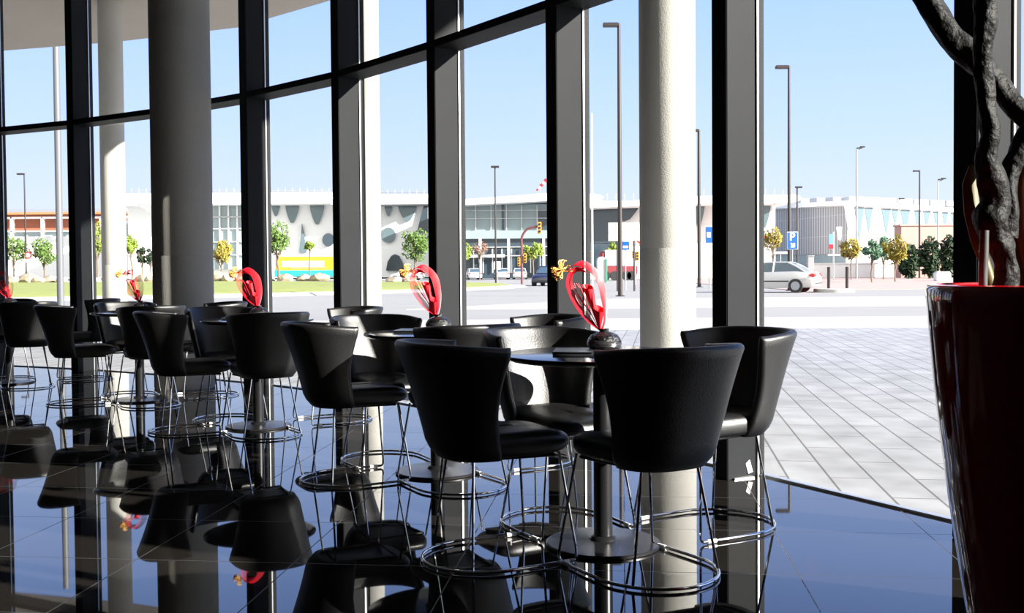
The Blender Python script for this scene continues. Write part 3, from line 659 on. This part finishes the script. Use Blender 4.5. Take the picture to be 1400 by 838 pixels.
# windsock
b = at(738, 268.5, 165); b.z -= .4; root = empty('windsock', b, 0, 'red and white windsock on a thin pole above the glass hall', 'windsock')
m = MB(); m.tube([(0, 0, -.6), (0, 0, 2.6)], .07, 6); m.build('pole', M_polegrey, root)
for i in range(5):
    m = MB(); a0 = Vector((-.55 + i * .35, 0, 1.3 + i * .36)); a1 = a0 + Vector((.3, 0, .31)); m.tube([a0, a1], [.12 + .05 * i, .16 + .05 * i], 10); m.build('band', M_signred if i % 2 == 0 else M_white, root, smooth=True)
# traffic lights
def head_tl(root, x, z, s=1.0, face=-1):
    m = MB(); m.box((x, 0, z), (.30 * s, .28 * s, .92 * s)); h = m.build('signal_head', M_amber, root, bevel=.03)
    for i, mt in enumerate((M_signred, M_amber, M_kgreen)):
        m = MB(); m.tube([(x + face * .0, -.141 * s, z + (.28 - .28 * i) * s), (x, -.20 * s, z + (.28 - .28 * i) * s)], .10 * s, 12); m.build('visor', M_black, h, smooth=True)
def traffic(px, base_py, Y, label, heads, arm=None, mt=None):
    b = at(px, base_py, Y); b.z = -0.03; root = empty('traffic_light', b, 0, label, 'traffic light', 'amber traffic lights'); sc = Y / F_PX
    if arm:
        pts = [(0, 0, 0), (0, 0, (base_py - 330) * sc), (.3 * sc, 0, (base_py - 317) * sc), (6 * sc, 0, (base_py - 307) * sc), (13 * sc, 0, (base_py - 303.5) * sc), (22 * sc, 0, (base_py - 302) * sc)]
        m = MB(); m.tube(catmull(pts, 4), .09, 8); m.build('pole', mt or M_pole, root, smooth=True)
    else:
        m = MB(); m.tube([(0, 0, 0), (0, 0, (base_py - min(h[1] for h in heads) + 4) * sc)], .07, 8); m.build('pole', mt or M_polegrey, root, smooth=True)
    for hx, hy, s in heads: head_tl(root, (hx - px) * sc, (base_py - hy) * sc, s)
traffic(713.5, 381, 80, 'curved traffic light pole with a head over the road, before the glass hall', [(738, 304, 1.0), (709.5, 350, .75), (718, 345, .8)], arm=True, mt=mat('brown_red_steel', (.12, .03, .035), .5))
traffic(806, 380, 75, 'amber traffic light beside the pale flagpole', [(803, 343, .65), (808, 340, .65)])
traffic(868, 381, 75, 'amber traffic light against the left edge of the near column', [(866, 340, .6), (871.5, 342, .75)])
# signs
def flat_sign(px, py, Y, w_px, h_px, base_py, label, mt, name='road_sign', edge=M_sign, pole=True, cat='sign'):
    sc = Y / F_PX; c = at(px, py, Y); root = empty(name, (c.x, c.y, 0), 0, label, cat)
    m = MB(); m.box((0, -.06, c.z), (w_px * sc, .03, h_px * sc)); m.build('panel', edge, root, bevel=.01)
    m = MB(); m.box((0, -.078, c.z), (w_px * sc * .92, .012, h_px * sc * .95)); f = m.build('face', mt, root)
    if pole: m = MB(); m.tube([(0, 0, -.03), (0, 0, c.z + h_px * sc * .5)], .035, 8); m.build('post', M_polegrey, root, smooth=True)
    return root, c, sc, f
root, c, sc, f = flat_sign(1083, 329, 49.5, 15, 24, 380, 'blue parking sign with a white P and slanting arrow', M_blue, name='parking_sign')
def letters(txt, size, loc, parent, mt, ext=.004):
    cu = bpy.data.curves.new('letter', 'FONT'); cu.body = txt; cu.size = size; cu.extrude = ext; cu.offset = size * .02; cu.align_x = 'CENTER'; cu.align_y = 'CENTER'
    ob = bpy.data.objects.new('letter', cu); C.objects.link(ob); dg = bpy.context.evaluated_depsgraph_get(); me = bpy.data.meshes.new_from_object(ob.evaluated_get(dg)); bpy.data.objects.remove(ob)
    me.materials.clear(); me.materials.append(mt); o = bpy.data.objects.new('letter', me); C.objects.link(o); o.parent = parent; o.location = loc; o.rotation_euler = (PI / 2, 0, 0); return o
letters('P', 15 * sc, (-.02, -.088, c.z + 4.8 * sc), f, M_sign)
m = MB(); s_ = 7.6 * sc
ap = [(-.42, .22), (-.22, .42), (.12, .08), (.12, .34), (.42, .34), (.42, -.42), (-.34, -.42), (-.34, -.12), (-.08, -.12)]
m.prism([(x * s_, z * s_) for x, z in ap], lambda p: (p[0], -.092, c.z - 6 * sc + p[1]), lambda p: (p[0], -.084, c.z - 6 * sc + p[1])); m.build('arrow', M_sign, f, fix=True)
root, c, sc, f = flat_sign(853, 317, 52, 43, 25, 390, 'wide cream road sign with a thin line across, left of near column', M_cream, edge=M_cream, pole=False)
for dx in (-9, 14):
    m = MB(); m.tube([(dx * sc, 0, -.03), (dx * sc, 0, c.z + 13 * sc)], .05, 8); m.build('post', M_pole, root, smooth=True)
m = MB(); m.box((0, -.088, c.z), (41 * sc, .008, .7 * sc)); m.build('line', M_polegrey, f)
root, c, sc, f = flat_sign(855, 336, 54, 11, 12, 390, 'small blue and white sign on a post below the cream sign', M_blue)
m = MB(); m.box((0, -.088, c.z - .06), (7 * sc, .008, 3 * sc)); m.build('stripe', M_sign, f)
root, c, sc, f = flat_sign(970, 321, 56, 12, 23, 386, 'blue sign with a white square, beside the thick window post', M_blue)
m = MB(); m.box((-.05, -.088, c.z), (5 * sc, .008, 7 * sc)); m.build('square', M_sign, f)
flat_sign(1067, 345.5, 60, 21, 3.5, 375, 'narrow grey street name board before the yellowish tree', M_greywall, edge=M_polegrey)
flat_sign(1140, 348.5, 90, 17, 2, 378, 'narrow white board before the grey slatted hall', M_sign)
flat_sign(680, 363, 85, 9, 11, 381, 'white box sign at the foot of the thin brown street lamp', M_sign)
# round and triangular signs
c = at(39, 349, 80); root = empty('round_sign', (c.x, c.y, 0), 0, 'round red-rimmed traffic sign on a pole at the far left', 'sign')
m = MB(); m.tube([(0, 0, -.03), (0, 0, c.z + .3)], .05, 8); m.build('post', M_polegrey, root)
m = MB(); m.tube([(0, -.06, c.z), (0, -.09, c.z)], .27, 24); m.build('rim', M_signred, root)
m = MB(); m.tube([(0, -.09, c.z), (0, -.10, c.z)], .17, 24); m.build('face', M_sign, root)
m = MB(); m.box((0, -.07, c.z - .42), (.42, .02, .22)); m.build('plate', M_sign, root)
c = at(1036, 329, 58); root = empty('yield_sign', (c.x, c.y, 0), 0, 'white give-way triangle with red edge beside the thick window post', 'sign')
m = MB(); m.tube([(0, 0, -.03), (0, 0, c.z + .3)], .045, 8); m.build('post', M_polegrey, root)
m = MB(); R_ = 11 * 58 / F_PX
def tri(k): return [(R_ * k * math.cos(a), R_ * k * math.sin(a)) for a in (PI / 6, 5 * PI / 6, -PI / 2)]
m.prism(tri(1.0), lambda p: (p[0], -.06, c.z + p[1]), lambda p: (p[0], -.09, c.z + p[1])); m.build('rim', M_signred, root, fix=True)
m = MB(); m.prism(tri(.66), lambda p: (p[0], -.09, c.z + p[1]), lambda p: (p[0], -.10, c.z + p[1])); m.build('face', M_sign, root, fix=True)
c = at(877, 325, 60); root = empty('round_sign', (c.x, c.y, 0), 0, 'round red-rimmed sign half hidden by the near concrete column', 'sign')
m = MB(); m.tube([(0, 0, -.03), (0, 0, c.z)], .05, 8); m.build('post', M_polegrey, root)
m = MB(); m.tube([(0, -.06, c.z), (0, -.09, c.z)], .36, 24); m.build('rim', M_signred, root)
m = MB(); m.tube([(0, -.09, c.z), (0, -.10, c.z)], .26, 24); m.build('face', M_sign, root)
# banner
c = at(1136, 329, 104); root = empty('banner', (c.x, c.y, 0), 0, 'upright blue banner with a red lower end before the grey hall', 'banner')
sc = 104 / F_PX
m = MB(); m.tube([(3.5 * sc, 0, 0), (3.5 * sc, 0, c.z + 12 * sc)], .06, 6); m.build('pole', M_polewhite, root)
m = MB(); m.box((0, -.05, c.z + 2 * sc), (6 * sc, .02, 14 * sc)); m.build('cloth', mat('banner_blue', (.12, .26, .62), .6), root)
m = MB(); m.box((0, -.05, c.z - 8 * sc), (6 * sc, .02, 6 * sc)); m.build('lower_cloth', M_signred, root)
# bollards and traffic island
for px, lab in ((1133, 'left'), (1158, 'right')):
    b = at(px, 394, 47); o = MB(); o.lathe([(.07, 0), (.07, .9), (.075, .92), (.075, .97), (.05, 1.0)], 16); o = o.build('bollard', M_pole, smooth=True, angle=30); o.location = (b.x, 47, .12)
    tag(o, 'dark steel bollard on the small traffic island, %s of two' % lab, 'bollard', 'bollards on the traffic island')
a_, b_ = at(1118, 397, 46), at(1172, 399, 46); m = MB()
m.loft([[Vector((a_.x + (b_.x - a_.x) * (.5 + .5 * math.cos(t) * k_), 46.5 + 1.0 * math.sin(t) * k_, z_)) for t in [2 * PI * i / 32 for i in range(32)]] for k_, z_ in ((1, -.03), (1, .10), (.97, .13), (.02, .13))])
tag(m.build('traffic_island', M_kerb, smooth=True), kind='structure')
# pale information pillar
b = at(1108, 366, 70); o = MB(); o.box((0, 0, .9), (.42, .3, 1.9)); o.box((0, 0, 1.9), (.5, .36, .08)); o = o.build('info_pillar', M_polegrey, bevel=.02); o.location = (b.x, 70, .0)
tag(o, 'grey pillar standing behind the silver car', 'pillar')
# white blocks at the foot of the bushes
for i, (px, w_) in enumerate(((1287, 1.0), (1297, .9))):
    b = at(px, 384, 80); o = MB(); o.box((0, 0, .32), (w_, .7, .64)); o.box((0, 0, .68), (w_ * .9, .6, .10)); o = o.build('stone_block', M_whitewall, bevel=.05); o.location = (b.x, 80 + i * .9, 0)
    tag(o, 'pale stone block by the dark bushes, %s of two' % ('left', 'right')[i], 'block', 'stone blocks by the bushes')
# kiosk and lorry
b = at(822, 376, 88); root = empty('kiosk', (b.x, 88, 0), 0, 'pale kiosk with a green edge and curved roof beside the flagpole', 'kiosk'); sc = 88 / F_PX
m = MB(); pr = [(-6 * sc, 0), (6 * sc, 0), (6 * sc, 30 * sc)] + [(6 * sc * math.cos(t), 30 * sc + 5 * sc * math.sin(t)) for t in [PI * i / 8 for i in range(1, 8)]] + [(-6 * sc, 30 * sc)]
m.prism(pr, lambda p: (p[0], .6, p[1]), lambda p: (p[0], -.6, p[1])); m.build('body', M_greywall, root, fix=True)
m = MB(); m.box((6.5 * sc, -.2, 16 * sc), (1.4 * sc, 1.0, 32 * sc)); m.build('edge_trim', M_kgreen, root)
b = at(845, 378, 105); root = empty('lorry', (b.x, 105, -.03), 0, 'maroon and white lorry passing beyond the cream sign', 'lorry'); sc = 105 / F_PX
m = MB(); m.box((0, 0, 1.05), (50 * sc, 2.3, .85)); m.build('chassis', M_lorry, root, bevel=.05)
m = MB(); m.box((2 * sc, 0, 2.3), (42 * sc, 2.3, 1.6)); m.build('load_bed', M_whitewall, root, bevel=.05)
m = MB(); m.box((-21.5 * sc, 0, 2.0), (8 * sc, 2.2, 2.0)); m.build('cab', M_lorry, root, bevel=.2)
for x in (-18, -6, 10, 17):
    m = MB(); m.tube([(x * sc, -1.2, .48), (x * sc, -.85, .48)], .48, 16); m.build('wheel', M_tyre, root, smooth=True)

# ------------------------------------------------------------------ cars
def make_car(label, paint, loc, rz):
    root = empty('car', loc, rz, label, 'car')
    def sec(x, hw, z0, z1, c_=.10):
        return [Vector((x, -hw + c_ * .4, z0)), Vector((x, hw - c_ * .4, z0)), Vector((x, hw, z0 + c_)), Vector((x, hw * 1.0, (z0 + z1) / 2)), Vector((x, hw * .97, z1 - c_)), Vector((x, hw * .90, z1)), Vector((x, -hw * .90, z1)), Vector((x, -hw * .97, z1 - c_)), Vector((x, -hw, (z0 + z1) / 2)), Vector((x, -hw, z0 + c_))]
    st = [(-2.15, .70, .38, .66), (-2.10, .78, .28, .80), (-1.95, .83, .24, .93), (-1.2, .86, .22, .96), (-.4, .87, .20, .94), (.6, .87, .20, .92), (1.2, .86, .21, .86), (1.7, .83, .23, .74), (2.02, .76, .26, .64), (2.12, .66, .34, .54)]
    m = MB(); m.loft([sec(*s) for s in st]); m.build('body', paint, root, smooth=True, angle=50, fix=True)
    def gh(z, k, ins):
        return [Vector((x * 1.0 + ins * s2, y, z)) for x, y, s2 in ((-1.72 + .75 * k, -.74 + .15 * k, 1), (-1.72 + .75 * k, .74 - .15 * k, 1), (1.02 - .85 * k, .74 - .15 * k, -1), (1.02 - .85 * k, -.74 + .15 * k, -1))]
    m = MB(); m.loft([gh(.90, 0, 0), gh(1.12, .48, 0), gh(1.33, .92, 0), gh(1.37, 1.05, 0)]); m.build('windows', M_carglass, root, bevel=.03)
    m = MB(); m.loft([gh(1.335, .90, -.03), gh(1.375, .98, 0), gh(1.41, 1.16, .05)]); rf = m.build('roof', paint, root, bevel=.03)
    for s in (-1, 1):
        for x0, x1, z0, z1 in ((-1.70, -.92, .93, 1.36), (1.0, .16, .91, 1.36), (-.25, -.28, .93, 1.36)):
            m = MB(); m.tube([(x0, s * .735, z0), ((x0 + x1) / 2, s * .67, (z0 + z1) / 2 + .03), (x1, s * .60, z1)], .045, 6); m.build('window_pillar', paint, root, smooth=True)
        for x in (-1.30, 1.32):
            m = MB(); m.tube([(x, s * .90, .31), (x, s * .66, .31)], .315, 24); w_ = m.build('wheel', M_tyre, root, smooth=True, angle=40)
            m = MB(); m.tube([(x, s * .905, .31), (x, s * .885, .31)], .20, 16); m.build('hub', M_hub, w_)
        m = MB(); m.box((-2.0, s * .70, .78), (.30, .26, .17)); m.build('tail_lamp', M_taillamp, root, bevel=.04)
        m = MB(); m.box((0.0, s * .872, .52), (2.0, .03, .05)); m.build('side_strip', M_black, root)
    m = MB(); m.box((-2.08, 0, .42), (.16, 1.5, .12)); m.build('bumper', M_black, root, bevel=.04)
    m = MB(); m.box((-2.115, 0, .62), (.03, .5, .11)); m.build('number_plate', M_sign, root)
    return root
b = gnd(1072, 398.5)
car0 = make_car('silver car driving away to the left beside the thick window post', M_silver, (b.x - .6, b.y, -.03), math.radians(152))
def recolor(root, paint):
    for ch in root.children:
        if ch.name.split('.')[0] in ('body', 'roof', 'window_pillar'):
            ch.data = ch.data.copy(); ch.data.materials[0] = paint
b = gnd(751, 390); c2 = dup(car0, (b.x, b.y, -.03), math.radians(255), 'dark car on the roundabout half hidden by a window post'); recolor(c2, M_darkcar)
for i, (px, lab) in enumerate(((647, 'leftmost'), (686, 'middle'), (711, 'rightmost'))):
    b = at(px, 374, 128); c3 = dup(car0, (b.x, 128, -.03), math.radians(100 - 6 * i), 'white car parked before the glass hall, %s of three' % lab); c3['group'] = 'white cars parked before the glass hall'; recolor(c3, M_whitecar)
b = at(556, 371, 128); c3 = dup(car0, (b.x, 128, -.03), math.radians(175), 'white car parked before the white hall, below its round window'); recolor(c3, M_whitecar)
# bus
b = at(420, 377, 132); sc = 132 / F_PX; root = empty('bus', (b.x, 132, -.03), 0, 'yellow and teal bus in front of the white hall', 'bus')
m = MB(); m.box((0, 0, 1.95), (82 * sc, 2.4, 2.3)); m.build('body', M_yellow, root, bevel=.25)
m = MB(); m.box((0, -.02, .98), (84 * sc, 2.44, .95)); m.build('skirt', M_teal, root, bevel=.1)
m = MB(); m.box((-3 * sc, -1.21, 2.15), (58 * sc, .06, .8)); w_ = m.build('window_band', M_buswin, root)
m = MB(); m.box((4 * sc, -1.245, 1.62), (50 * sc, .03, .26)); m.build('stripe', M_orange, root)
for x in (-26, 22):
    m = MB(); m.tube([(x * sc, -1.3, .5), (x * sc, -.9, .5)], .5, 16); m.build('wheel', M_tyre, root, smooth=True)

# ------------------------------------------------------------------ buildings
def quad_box(m, x0, y0, x1, y1, Y, depth, mi=0):     # pixel rectangle at distance Y, extruded back by depth
    a = at(x0, y1, Y); b = at(x1, y0, Y)
    za, zb = at((x0 + x1) / 2, y1, Y).z, at((x0 + x1) / 2, y0, Y).z
    m.box(((a.x + b.x) / 2, Y + depth / 2, (za + zb) / 2), (abs(b.x - a.x), depth, zb - za), 0, mi)
def bpart(name, mt, parent, x0, y0, x1, y1, Y, depth):
    m = MB(); quad_box(m, x0, y0, x1, y1, Y, depth); o = m.build(name, mt, parent); return o
def outline(name, mt, parent, pts, Y, th=.25):
    P_ = [at(x, y, Y) for x, y in pts]; m = MB(); m.prism([(p.x, p.z) for p in P_], lambda p: (p[0], Y + .2, p[1]), lambda p: (p[0], Y - th, p[1])); return m.build(name, mt, parent, fix=True)
def tear(cx, y0, w, h, up=False):
    pts = []
    for i in range(13):
        t = i / 12; pts.append((cx - w / 2 * (1 - t ** 1.6 * 0.68) if i < 12 else cx - w * .16, y0 + h * t * .9))
    pts += [(cx - w * .10, y0 + h * .97), (cx, y0 + h), (cx + w * .10, y0 + h * .97)]
    for i in range(12, -1, -1):
        t = i / 12; pts.append((cx + w / 2 * (1 - t ** 1.6 * 0.68), y0 + h * t * .9))
    return pts
def ell(cx, cy, rx, ry, n=24): return [(cx + rx * math.cos(2 * PI * i / n), cy + ry * math.sin(2 * PI * i / n)) for i in range(n)]
# rust red hall at the left
rb = empty('exhibition_hall', (0, 0, 0), 0, 'long rust red hall with slate roof at the far left', 'building')
bpart('podium', M_whitewall, rb, -60, 323, 222, 379, 190, 20); bpart('wall', M_redclad, rb, -60, 291, 222, 316, 192, 20)
bpart('window_band', M_bglass_l, rb, -60, 315, 222, 324, 191, 18); bpart('roof', M_roofblue, rb, -60, 285.5, 172, 292, 190, 24)
bpart('roof_edge', mat('orange_edge', (.45, .17, .07), .7), rb, -60, 290, 186, 293, 189.5, 1)
for x in (-20, 14, 56, 78, 112, 136, 196): bpart('pillar', M_whitewall, rb, x, 297, x + 2, 324, 188, 1)
bpart('balustrade', M_whitewall, rb, -60, 296.5, 222, 298.5, 188, .6); bpart('lower_rail', M_whitewall, rb, -60, 315, 222, 316.5, 188, .6)
outline('side_roof', M_roofblue, rb, [(172, 315), (172, 303), (190, 293), (204, 289), (210, 292), (192, 303), (190, 315)], 188)
# white hall with drop-shaped windows
wb_ = empty('exhibition_hall', (0, 0, 0), 0, 'white hall with drop-shaped windows behind the bus', 'building')
bpart('wall', M_whitewall, wb_, 176, 279, 586, 379.8, 165, 30)
bpart('roof', M_whitewall, wb_, 150, 263.5, 452, 279, 160, 40); bpart('roof', M_greywall, wb_, 452, 271.5, 586, 279.5, 160, 40)
bpart('roof_top', M_whitewall, wb_, 452, 266, 586, 271.5, 163, 36)
g = bpart('glazing', M_bglass_l, wb_, 288, 279.5, 346, 368, 164, .8)
for y in (296, 312, 330, 348): bpart('glazing_bar', M_polewhite, g, 288, y, 346, y + 1, 163.6, .4)
for x in (300, 312, 324): bpart('glazing_bar', M_polewhite, g, x, 280, x + .8, 368, 163.6, .4)
for cx, y0, w_, h_ in ((377, 280.5, 11, 15), (399.5, 281, 18, 24), (433.5, 281, 19, 26), (531, 281, 10.5, 15), (557, 280, 26, 23), (362, 281, 6, 22)): outline('window', M_bglass, wb_, tear(cx, y0, w_, h_), 164.7)
outline('window', M_bglass, wb_, ell(531, 321.5, 10, 10.5), 164.7); outline('window', M_bglass_d, wb_, ell(449, 328, 8, 9), 164.7)
outline('window', M_bglass_d, wb_, [(528, 370), (530, 358), (535, 350), (540, 347.5), (546, 350), (551, 360), (553, 370)], 164.7)
outline('window', M_bglass, wb_, [(409, 345), (412, 322), (413, 306), (416, 320), (420, 345)], 164.7)
outline('window', M_bglass_d, wb_, [(570, 318), (577, 290), (580, 280), (585, 280), (585, 318)], 164.7)
m = MB()
for x in range(180, 584, 10):
    a = at(x, 263.8 if x < 452 else 266.2, 162); m.tube([a, a + Vector((0, 0, .75))], .06, 5)
m.tube([at(180, 261, 162) + Vector((0, 0, 0)), at(452, 261, 162)], .06, 5); m.tube([at(452, 263, 162), at(584, 263, 162)], .06, 5); m.build('roof_railing', M_polegrey, wb_)
# disc roof pavilion
c = at(205, 277, 150); r_ = 23 * 150 / F_PX; pv = empty('disc_roof', (c.x, 165, c.z - .35), 0, 'white disc-shaped roof beside the wide indoor column', 'roof')
m = MB(); m.lathe([(r_ * .4, -.9), (r_ * .92, -.1), (r_, .35), (r_ * .97, .6), (r_ * .4, .8)], 40); m.build('disc', M_whitewall, pv, smooth=True)
m = MB(); m.lathe([(.5, -c.z), (.5, -.8)], 12); m.build('stem', M_whitewall, pv)
pv.location.y = 152
# glass hall with curved roof
gh_ = empty('glass_hall', (0, 0, 0), 0, 'two-storey glass hall under a long pale curved roof', 'building')
GY = 150
rp = [(602, 279.5), (631, 275.5), (680, 272), (746, 267), (790, 266.5), (815, 268.5), (823, 272), (818, 276.5), (806, 279), (746, 277), (602, 284)]
P_ = [at(x, y, GY) for x, y in rp]
m = MB(); m.prism([(p.x, p.z) for p in P_], lambda p: (p[0], GY + 30, p[1]), lambda p: (p[0], GY - 4, p[1])); m.build('roof', M_whitewall, gh_, fix=True)
up = bpart('upper_glazing', M_bglass_l, gh_, 606, 279, 812, 316, GY, 25); bpart('floor_band', M_bglass_l, gh_, 606, 315, 812, 326, GY - .6, 25); lo = bpart('lower_glazing', M_bglass_d, gh_, 606, 326, 812, 380.5, GY, 25)
bpart('dark_pane', M_bglass_d, up, 736, 286, 758, 316, GY - .15, .3); bpart('dark_pane', M_bglass_d, up, 686, 278, 689, 314, GY - .15, .3)
bpart('dark_pane', M_bglass_d, up, 798, 286, 812, 316, GY - .15, .3)
for y in (287, 298, 315): bpart('glazing_bar', M_polewhite, up, 606, y, 812, y + .7, GY - .3, .2)
for x in list(range(608, 812, 21)): bpart('glazing_bar', M_polewhite, up, x, 280, x + .7, 325, GY - .35, .2)
for y in (337, 349): bpart('glazing_bar', M_polewhite, lo, 606, y, 812, y + 1.0, GY - .3, .2)
for x in list(range(608, 812, 13)): bpart('glazing_bar', M_polewhite, lo, x, 340, x + 1.0, 373, GY - .35, .2)
for x in (655, 694, 742, 780): bpart('pillar', M_whitewall, gh_, x, 326, x + 3, 373, GY - 3, .6)
bpart('entrance_panel', M_whitewall, lo, 632, 348, 690, 352, GY - 1, .4)
# white hall right of it
wh = empty('exhibition_hall', (0, 0, 0), 0, 'white hall with drop-shaped glazing on both sides of the near column', 'building')
bpart('wall', M_whitewall, wh, 800, 278, 1056, 382.5, 126, 10)
bpart('roof', M_whitewall, wh, 816, 274, 1064, 279.5, 122, 14)
P_ = [at(x, y, 121) for x, y in ((806, 284), (806, 277), (860, 276), (880, 272), (960, 268), (1090, 266), (1097, 271), (1090, 276), (1055, 278), (940, 279), (880, 281))]
m = MB(); m.prism([(p.x, p.z) for p in P_], lambda p: (p[0], 136.5, p[1]), lambda p: (p[0], 121, p[1])); m.build('upper_roof', M_whitewall, wh, fix=True)
outline('window', M_bglass_d, wh, [(800, 280), (876, 280), (869, 290), (861, 300), (852, 303), (848, 296), (846, 332), (800, 332)], 125.6)
outline('window', M_bglass_d, wh, [(800, 333), (850, 333), (850, 366), (800, 366)], 125.6)
outline('window', M_bglass, wh, tear(955, 280, 16, 30), 125.6); outline('window', M_bglass, wh, tear(1044, 280, 18, 32), 125.6); outline('window', M_bglass_l, wh, tear(915, 280, 20, 34), 125.6)
bpart('pillar', M_whitewall, wh, 1057, 279, 1060, 362, 121.5, .6)
m = MB()
for x in range(830, 1090, 12):
    a = at(x, 266.5 if x > 940 else 273, 122); m.tube([a, a + Vector((0, 0, .7))], .05, 5)
m.build('roof_railing', M_polegrey, wh)
# grey slatted hall: corner towards us
M_slat = bpy.data.materials.new('grey_slats'); M_slat.use_nodes = True
n_, l_ = M_slat.node_tree.nodes, M_slat.node_tree.links; b_ = n_['Principled BSDF']; b_.inputs['Roughness'].default_value = .7
t_ = n_.new('ShaderNodeTexCoord'); br_ = n_.new('ShaderNodeTexBrick'); mp_ = n_.new('ShaderNodeMapping'); mp_.inputs['Rotation'].default_value = (PI / 2, 0, 0)
l_.new(t_.outputs['Object'], mp_.inputs['Vector']); l_.new(mp_.outputs[0], br_.inputs['Vector']); br_.offset = 0
br_.inputs['Scale'].default_value = 1; br_.inputs['Brick Width'].default_value = .13; br_.inputs['Row Height'].default_value = 2.6; br_.inputs['Mortar Size'].default_value = .018
br_.inputs['Color1'].default_value = (.24, .245, .25, 1); br_.inputs['Color2'].default_value = (.28, .285, .29, 1); br_.inputs['Mortar'].default_value = (.55, .56, .57, 1); l_.new(br_.outputs['Color'], b_.inputs['Base Color'])
gs = empty('exhibition_hall', (0, 0, 0), 0, 'hall at the right with a grey slatted front and white triangular fins', 'building')
Yc, Yl, Yr = 128., 150., 172.
def wall3(m, p0, p1, Y0, Y1, mi=0, back=(0, 6)):    # p: (px, top_py, bottom_py)
    A = [at(p0[0], p0[2], Y0), at(p1[0], p1[2], Y1), at(p1[0], p1[1], Y1), at(p0[0], p0[1], Y0)]
    B = [v + Vector((back[0], back[1], 0)) for v in A]
    m.add(A + B, [(0, 1, 2, 3), (7, 6, 5, 4), (0, 4, 5, 1), (1, 5, 6, 2), (2, 6, 7, 3), (3, 7, 4, 0)], mi)
m = MB(); wall3(m, (1050, 286, 349), (1159, 280, 347), Yl, Yc); m.build('slatted_wall', M_slat, gs, fix=True)
m = MB(); wall3(m, (1050, 347, 376), (1159, 345, 380), Yl + .3, Yc + .3); m.build('ground_floor', M_bglass_l, gs, fix=True)
m = MB(); wall3(m, (1159, 281, 381), (1330, 291, 376), Yc, Yr); m.build('side_wall', M_whitewall, gs, fix=True)
m = MB(); rt = [at(1046, 280, Yl - 1), at(1160, 274, Yc - 2), at(1335, 286, Yr - 1)]; rt2 = [at(1046, 286, Yl - 1), at(1160, 280, Yc - 2), at(1335, 291.5, Yr - 1)]
A = rt + [v + Vector((4, 30, 0)) for v in reversed(rt)]; B = rt2 + [v + Vector((4, 30, 0)) for v in reversed(rt2)]
m.loft([A, B]); m.build('roof', M_whitewall, gs, fix=True)
def on_side(px, py, off=.25):      # a point on the right-hand wall plane
    a = at(1159, 330, Yc); b = at(1330, 330, Yr); d_ = b - a; x, y, z = ray(px, py)
    # solve t*(x,y) = a + s*d
    det = x * -d_.y + d_.x * y; t = (a.x * -d_.y + d_.x * a.y) / det
    return Vector((x * t, y * t, EYE + z * t)) + Vector((-.0, -off, 0))
for x0, w_, h_ in ((1168, 13, 46), (1182, 11, 34), (1205, 13, 34), (1219, 9, 22), (1231, 13, 34), (1250, 9, 24), (1262, 10, 24), (1276, 8, 22), (1288, 8, 22), (1300, 8, 20)):
    yt = 281.5 + (x0 - 1159) * 10 / 171 + 1.5; pts = [(x0, yt), (x0 + w_, yt), (x0 + w_ * .62, yt + h_ * .85), (x0 + w_ * .5, yt + h_), (x0 + w_ * .38, yt + h_ * .85)]
    m = MB(); A = [on_side(x, y, .1) for x, y in pts]; B = [v + Vector((0, .5, 0)) for v in A]; nn = len(A)
    m.add(A + B, [tuple(range(nn)), tuple(reversed(range(nn, 2 * nn)))] + [(i, nn + i, nn + (i + 1) % nn, (i + 1) % nn) for i in range(nn)]); m.build('window', M_bglass, gs, fix=True)
for pts in ([(1156, 281), (1164, 281), (1176, 352), (1168, 352)], [(1145, 310), (1151, 310), (1150, 328), (1148, 328)]):
    m = MB(); P_ = [at(x, y, Yc - 2.0) for x, y in pts]; m.prism([(p.x, p.z) for p in P_], lambda p: (p[0], Yc - 1.4, p[1]), lambda p: (p[0], Yc - 2, p[1])); m.build('fin', M_whitewall, gs, fix=True)
m = MB()
for i in range(11):
    f_ = i / 10; p_ = at(1100 + 220 * f_, 276.5 + 8 * abs(f_ - .28), 148 + 25 * abs(f_ - .3)); m.box((p_.x, p_.y, p_.z + .3), (2.6, 2.0, .9), .3)
m.build('roof_units', M_greywall, gs)
# plaza walls
c0, c1 = at(1105, 380, 112), at(1232, 380, 112); m = MB(); m.box(((c0.x + c1.x) / 2, 112, .75), (c1.x - c0.x, .5, 1.5)); m.box(((c0.x + c1.x) / 2, 112, 1.55), (c1.x - c0.x + .2, .7, .12))
tag(m.build('plaza_wall', M_whitewall, bevel=.02), 'low white wall behind the plaza trees', 'wall')
c0, c1 = at(1232, 378, 106), at(1335, 378, 106); zt_ = at(1265, 309, 106).z; m = MB(); m.box(((c0.x + c1.x) / 2, 107, zt_ / 2), (c1.x - c0.x, 2, zt_)); m.box(((c0.x + c1.x) / 2, 107, zt_ + .1), (c1.x - c0.x + .3, 2.2, .2))
tag(m.build('garden_wall', M_pink, bevel=.02), 'high pink wall behind the dark bushes at the right', 'wall')
# far hills
m = MB(); ridge = []; N = 60
for i in range(N + 1):
    x = -700 + 560 * i / N; ridge.append((x, 52 + 7 * noise.noise(Vector((x * .012, 1, 0))) + 3 * noise.noise(Vector((x * .05, 2, 0))) - .012 * abs(x + 420)))
vs_ = []
for x, z in ridge: vs_ += [(x, 880, -1), (x, 900, z * .8), (x, 960, z), (x, 1100, -1)]
m.add(vs_, [(i * 4 + j, i * 4 + 4 + j, i * 4 + 5 + j, i * 4 + 1 + j) for i in range(N) for j in range(3)]); tag(m.build('hills', M_hill, smooth=True, fix=True), kind='structure')
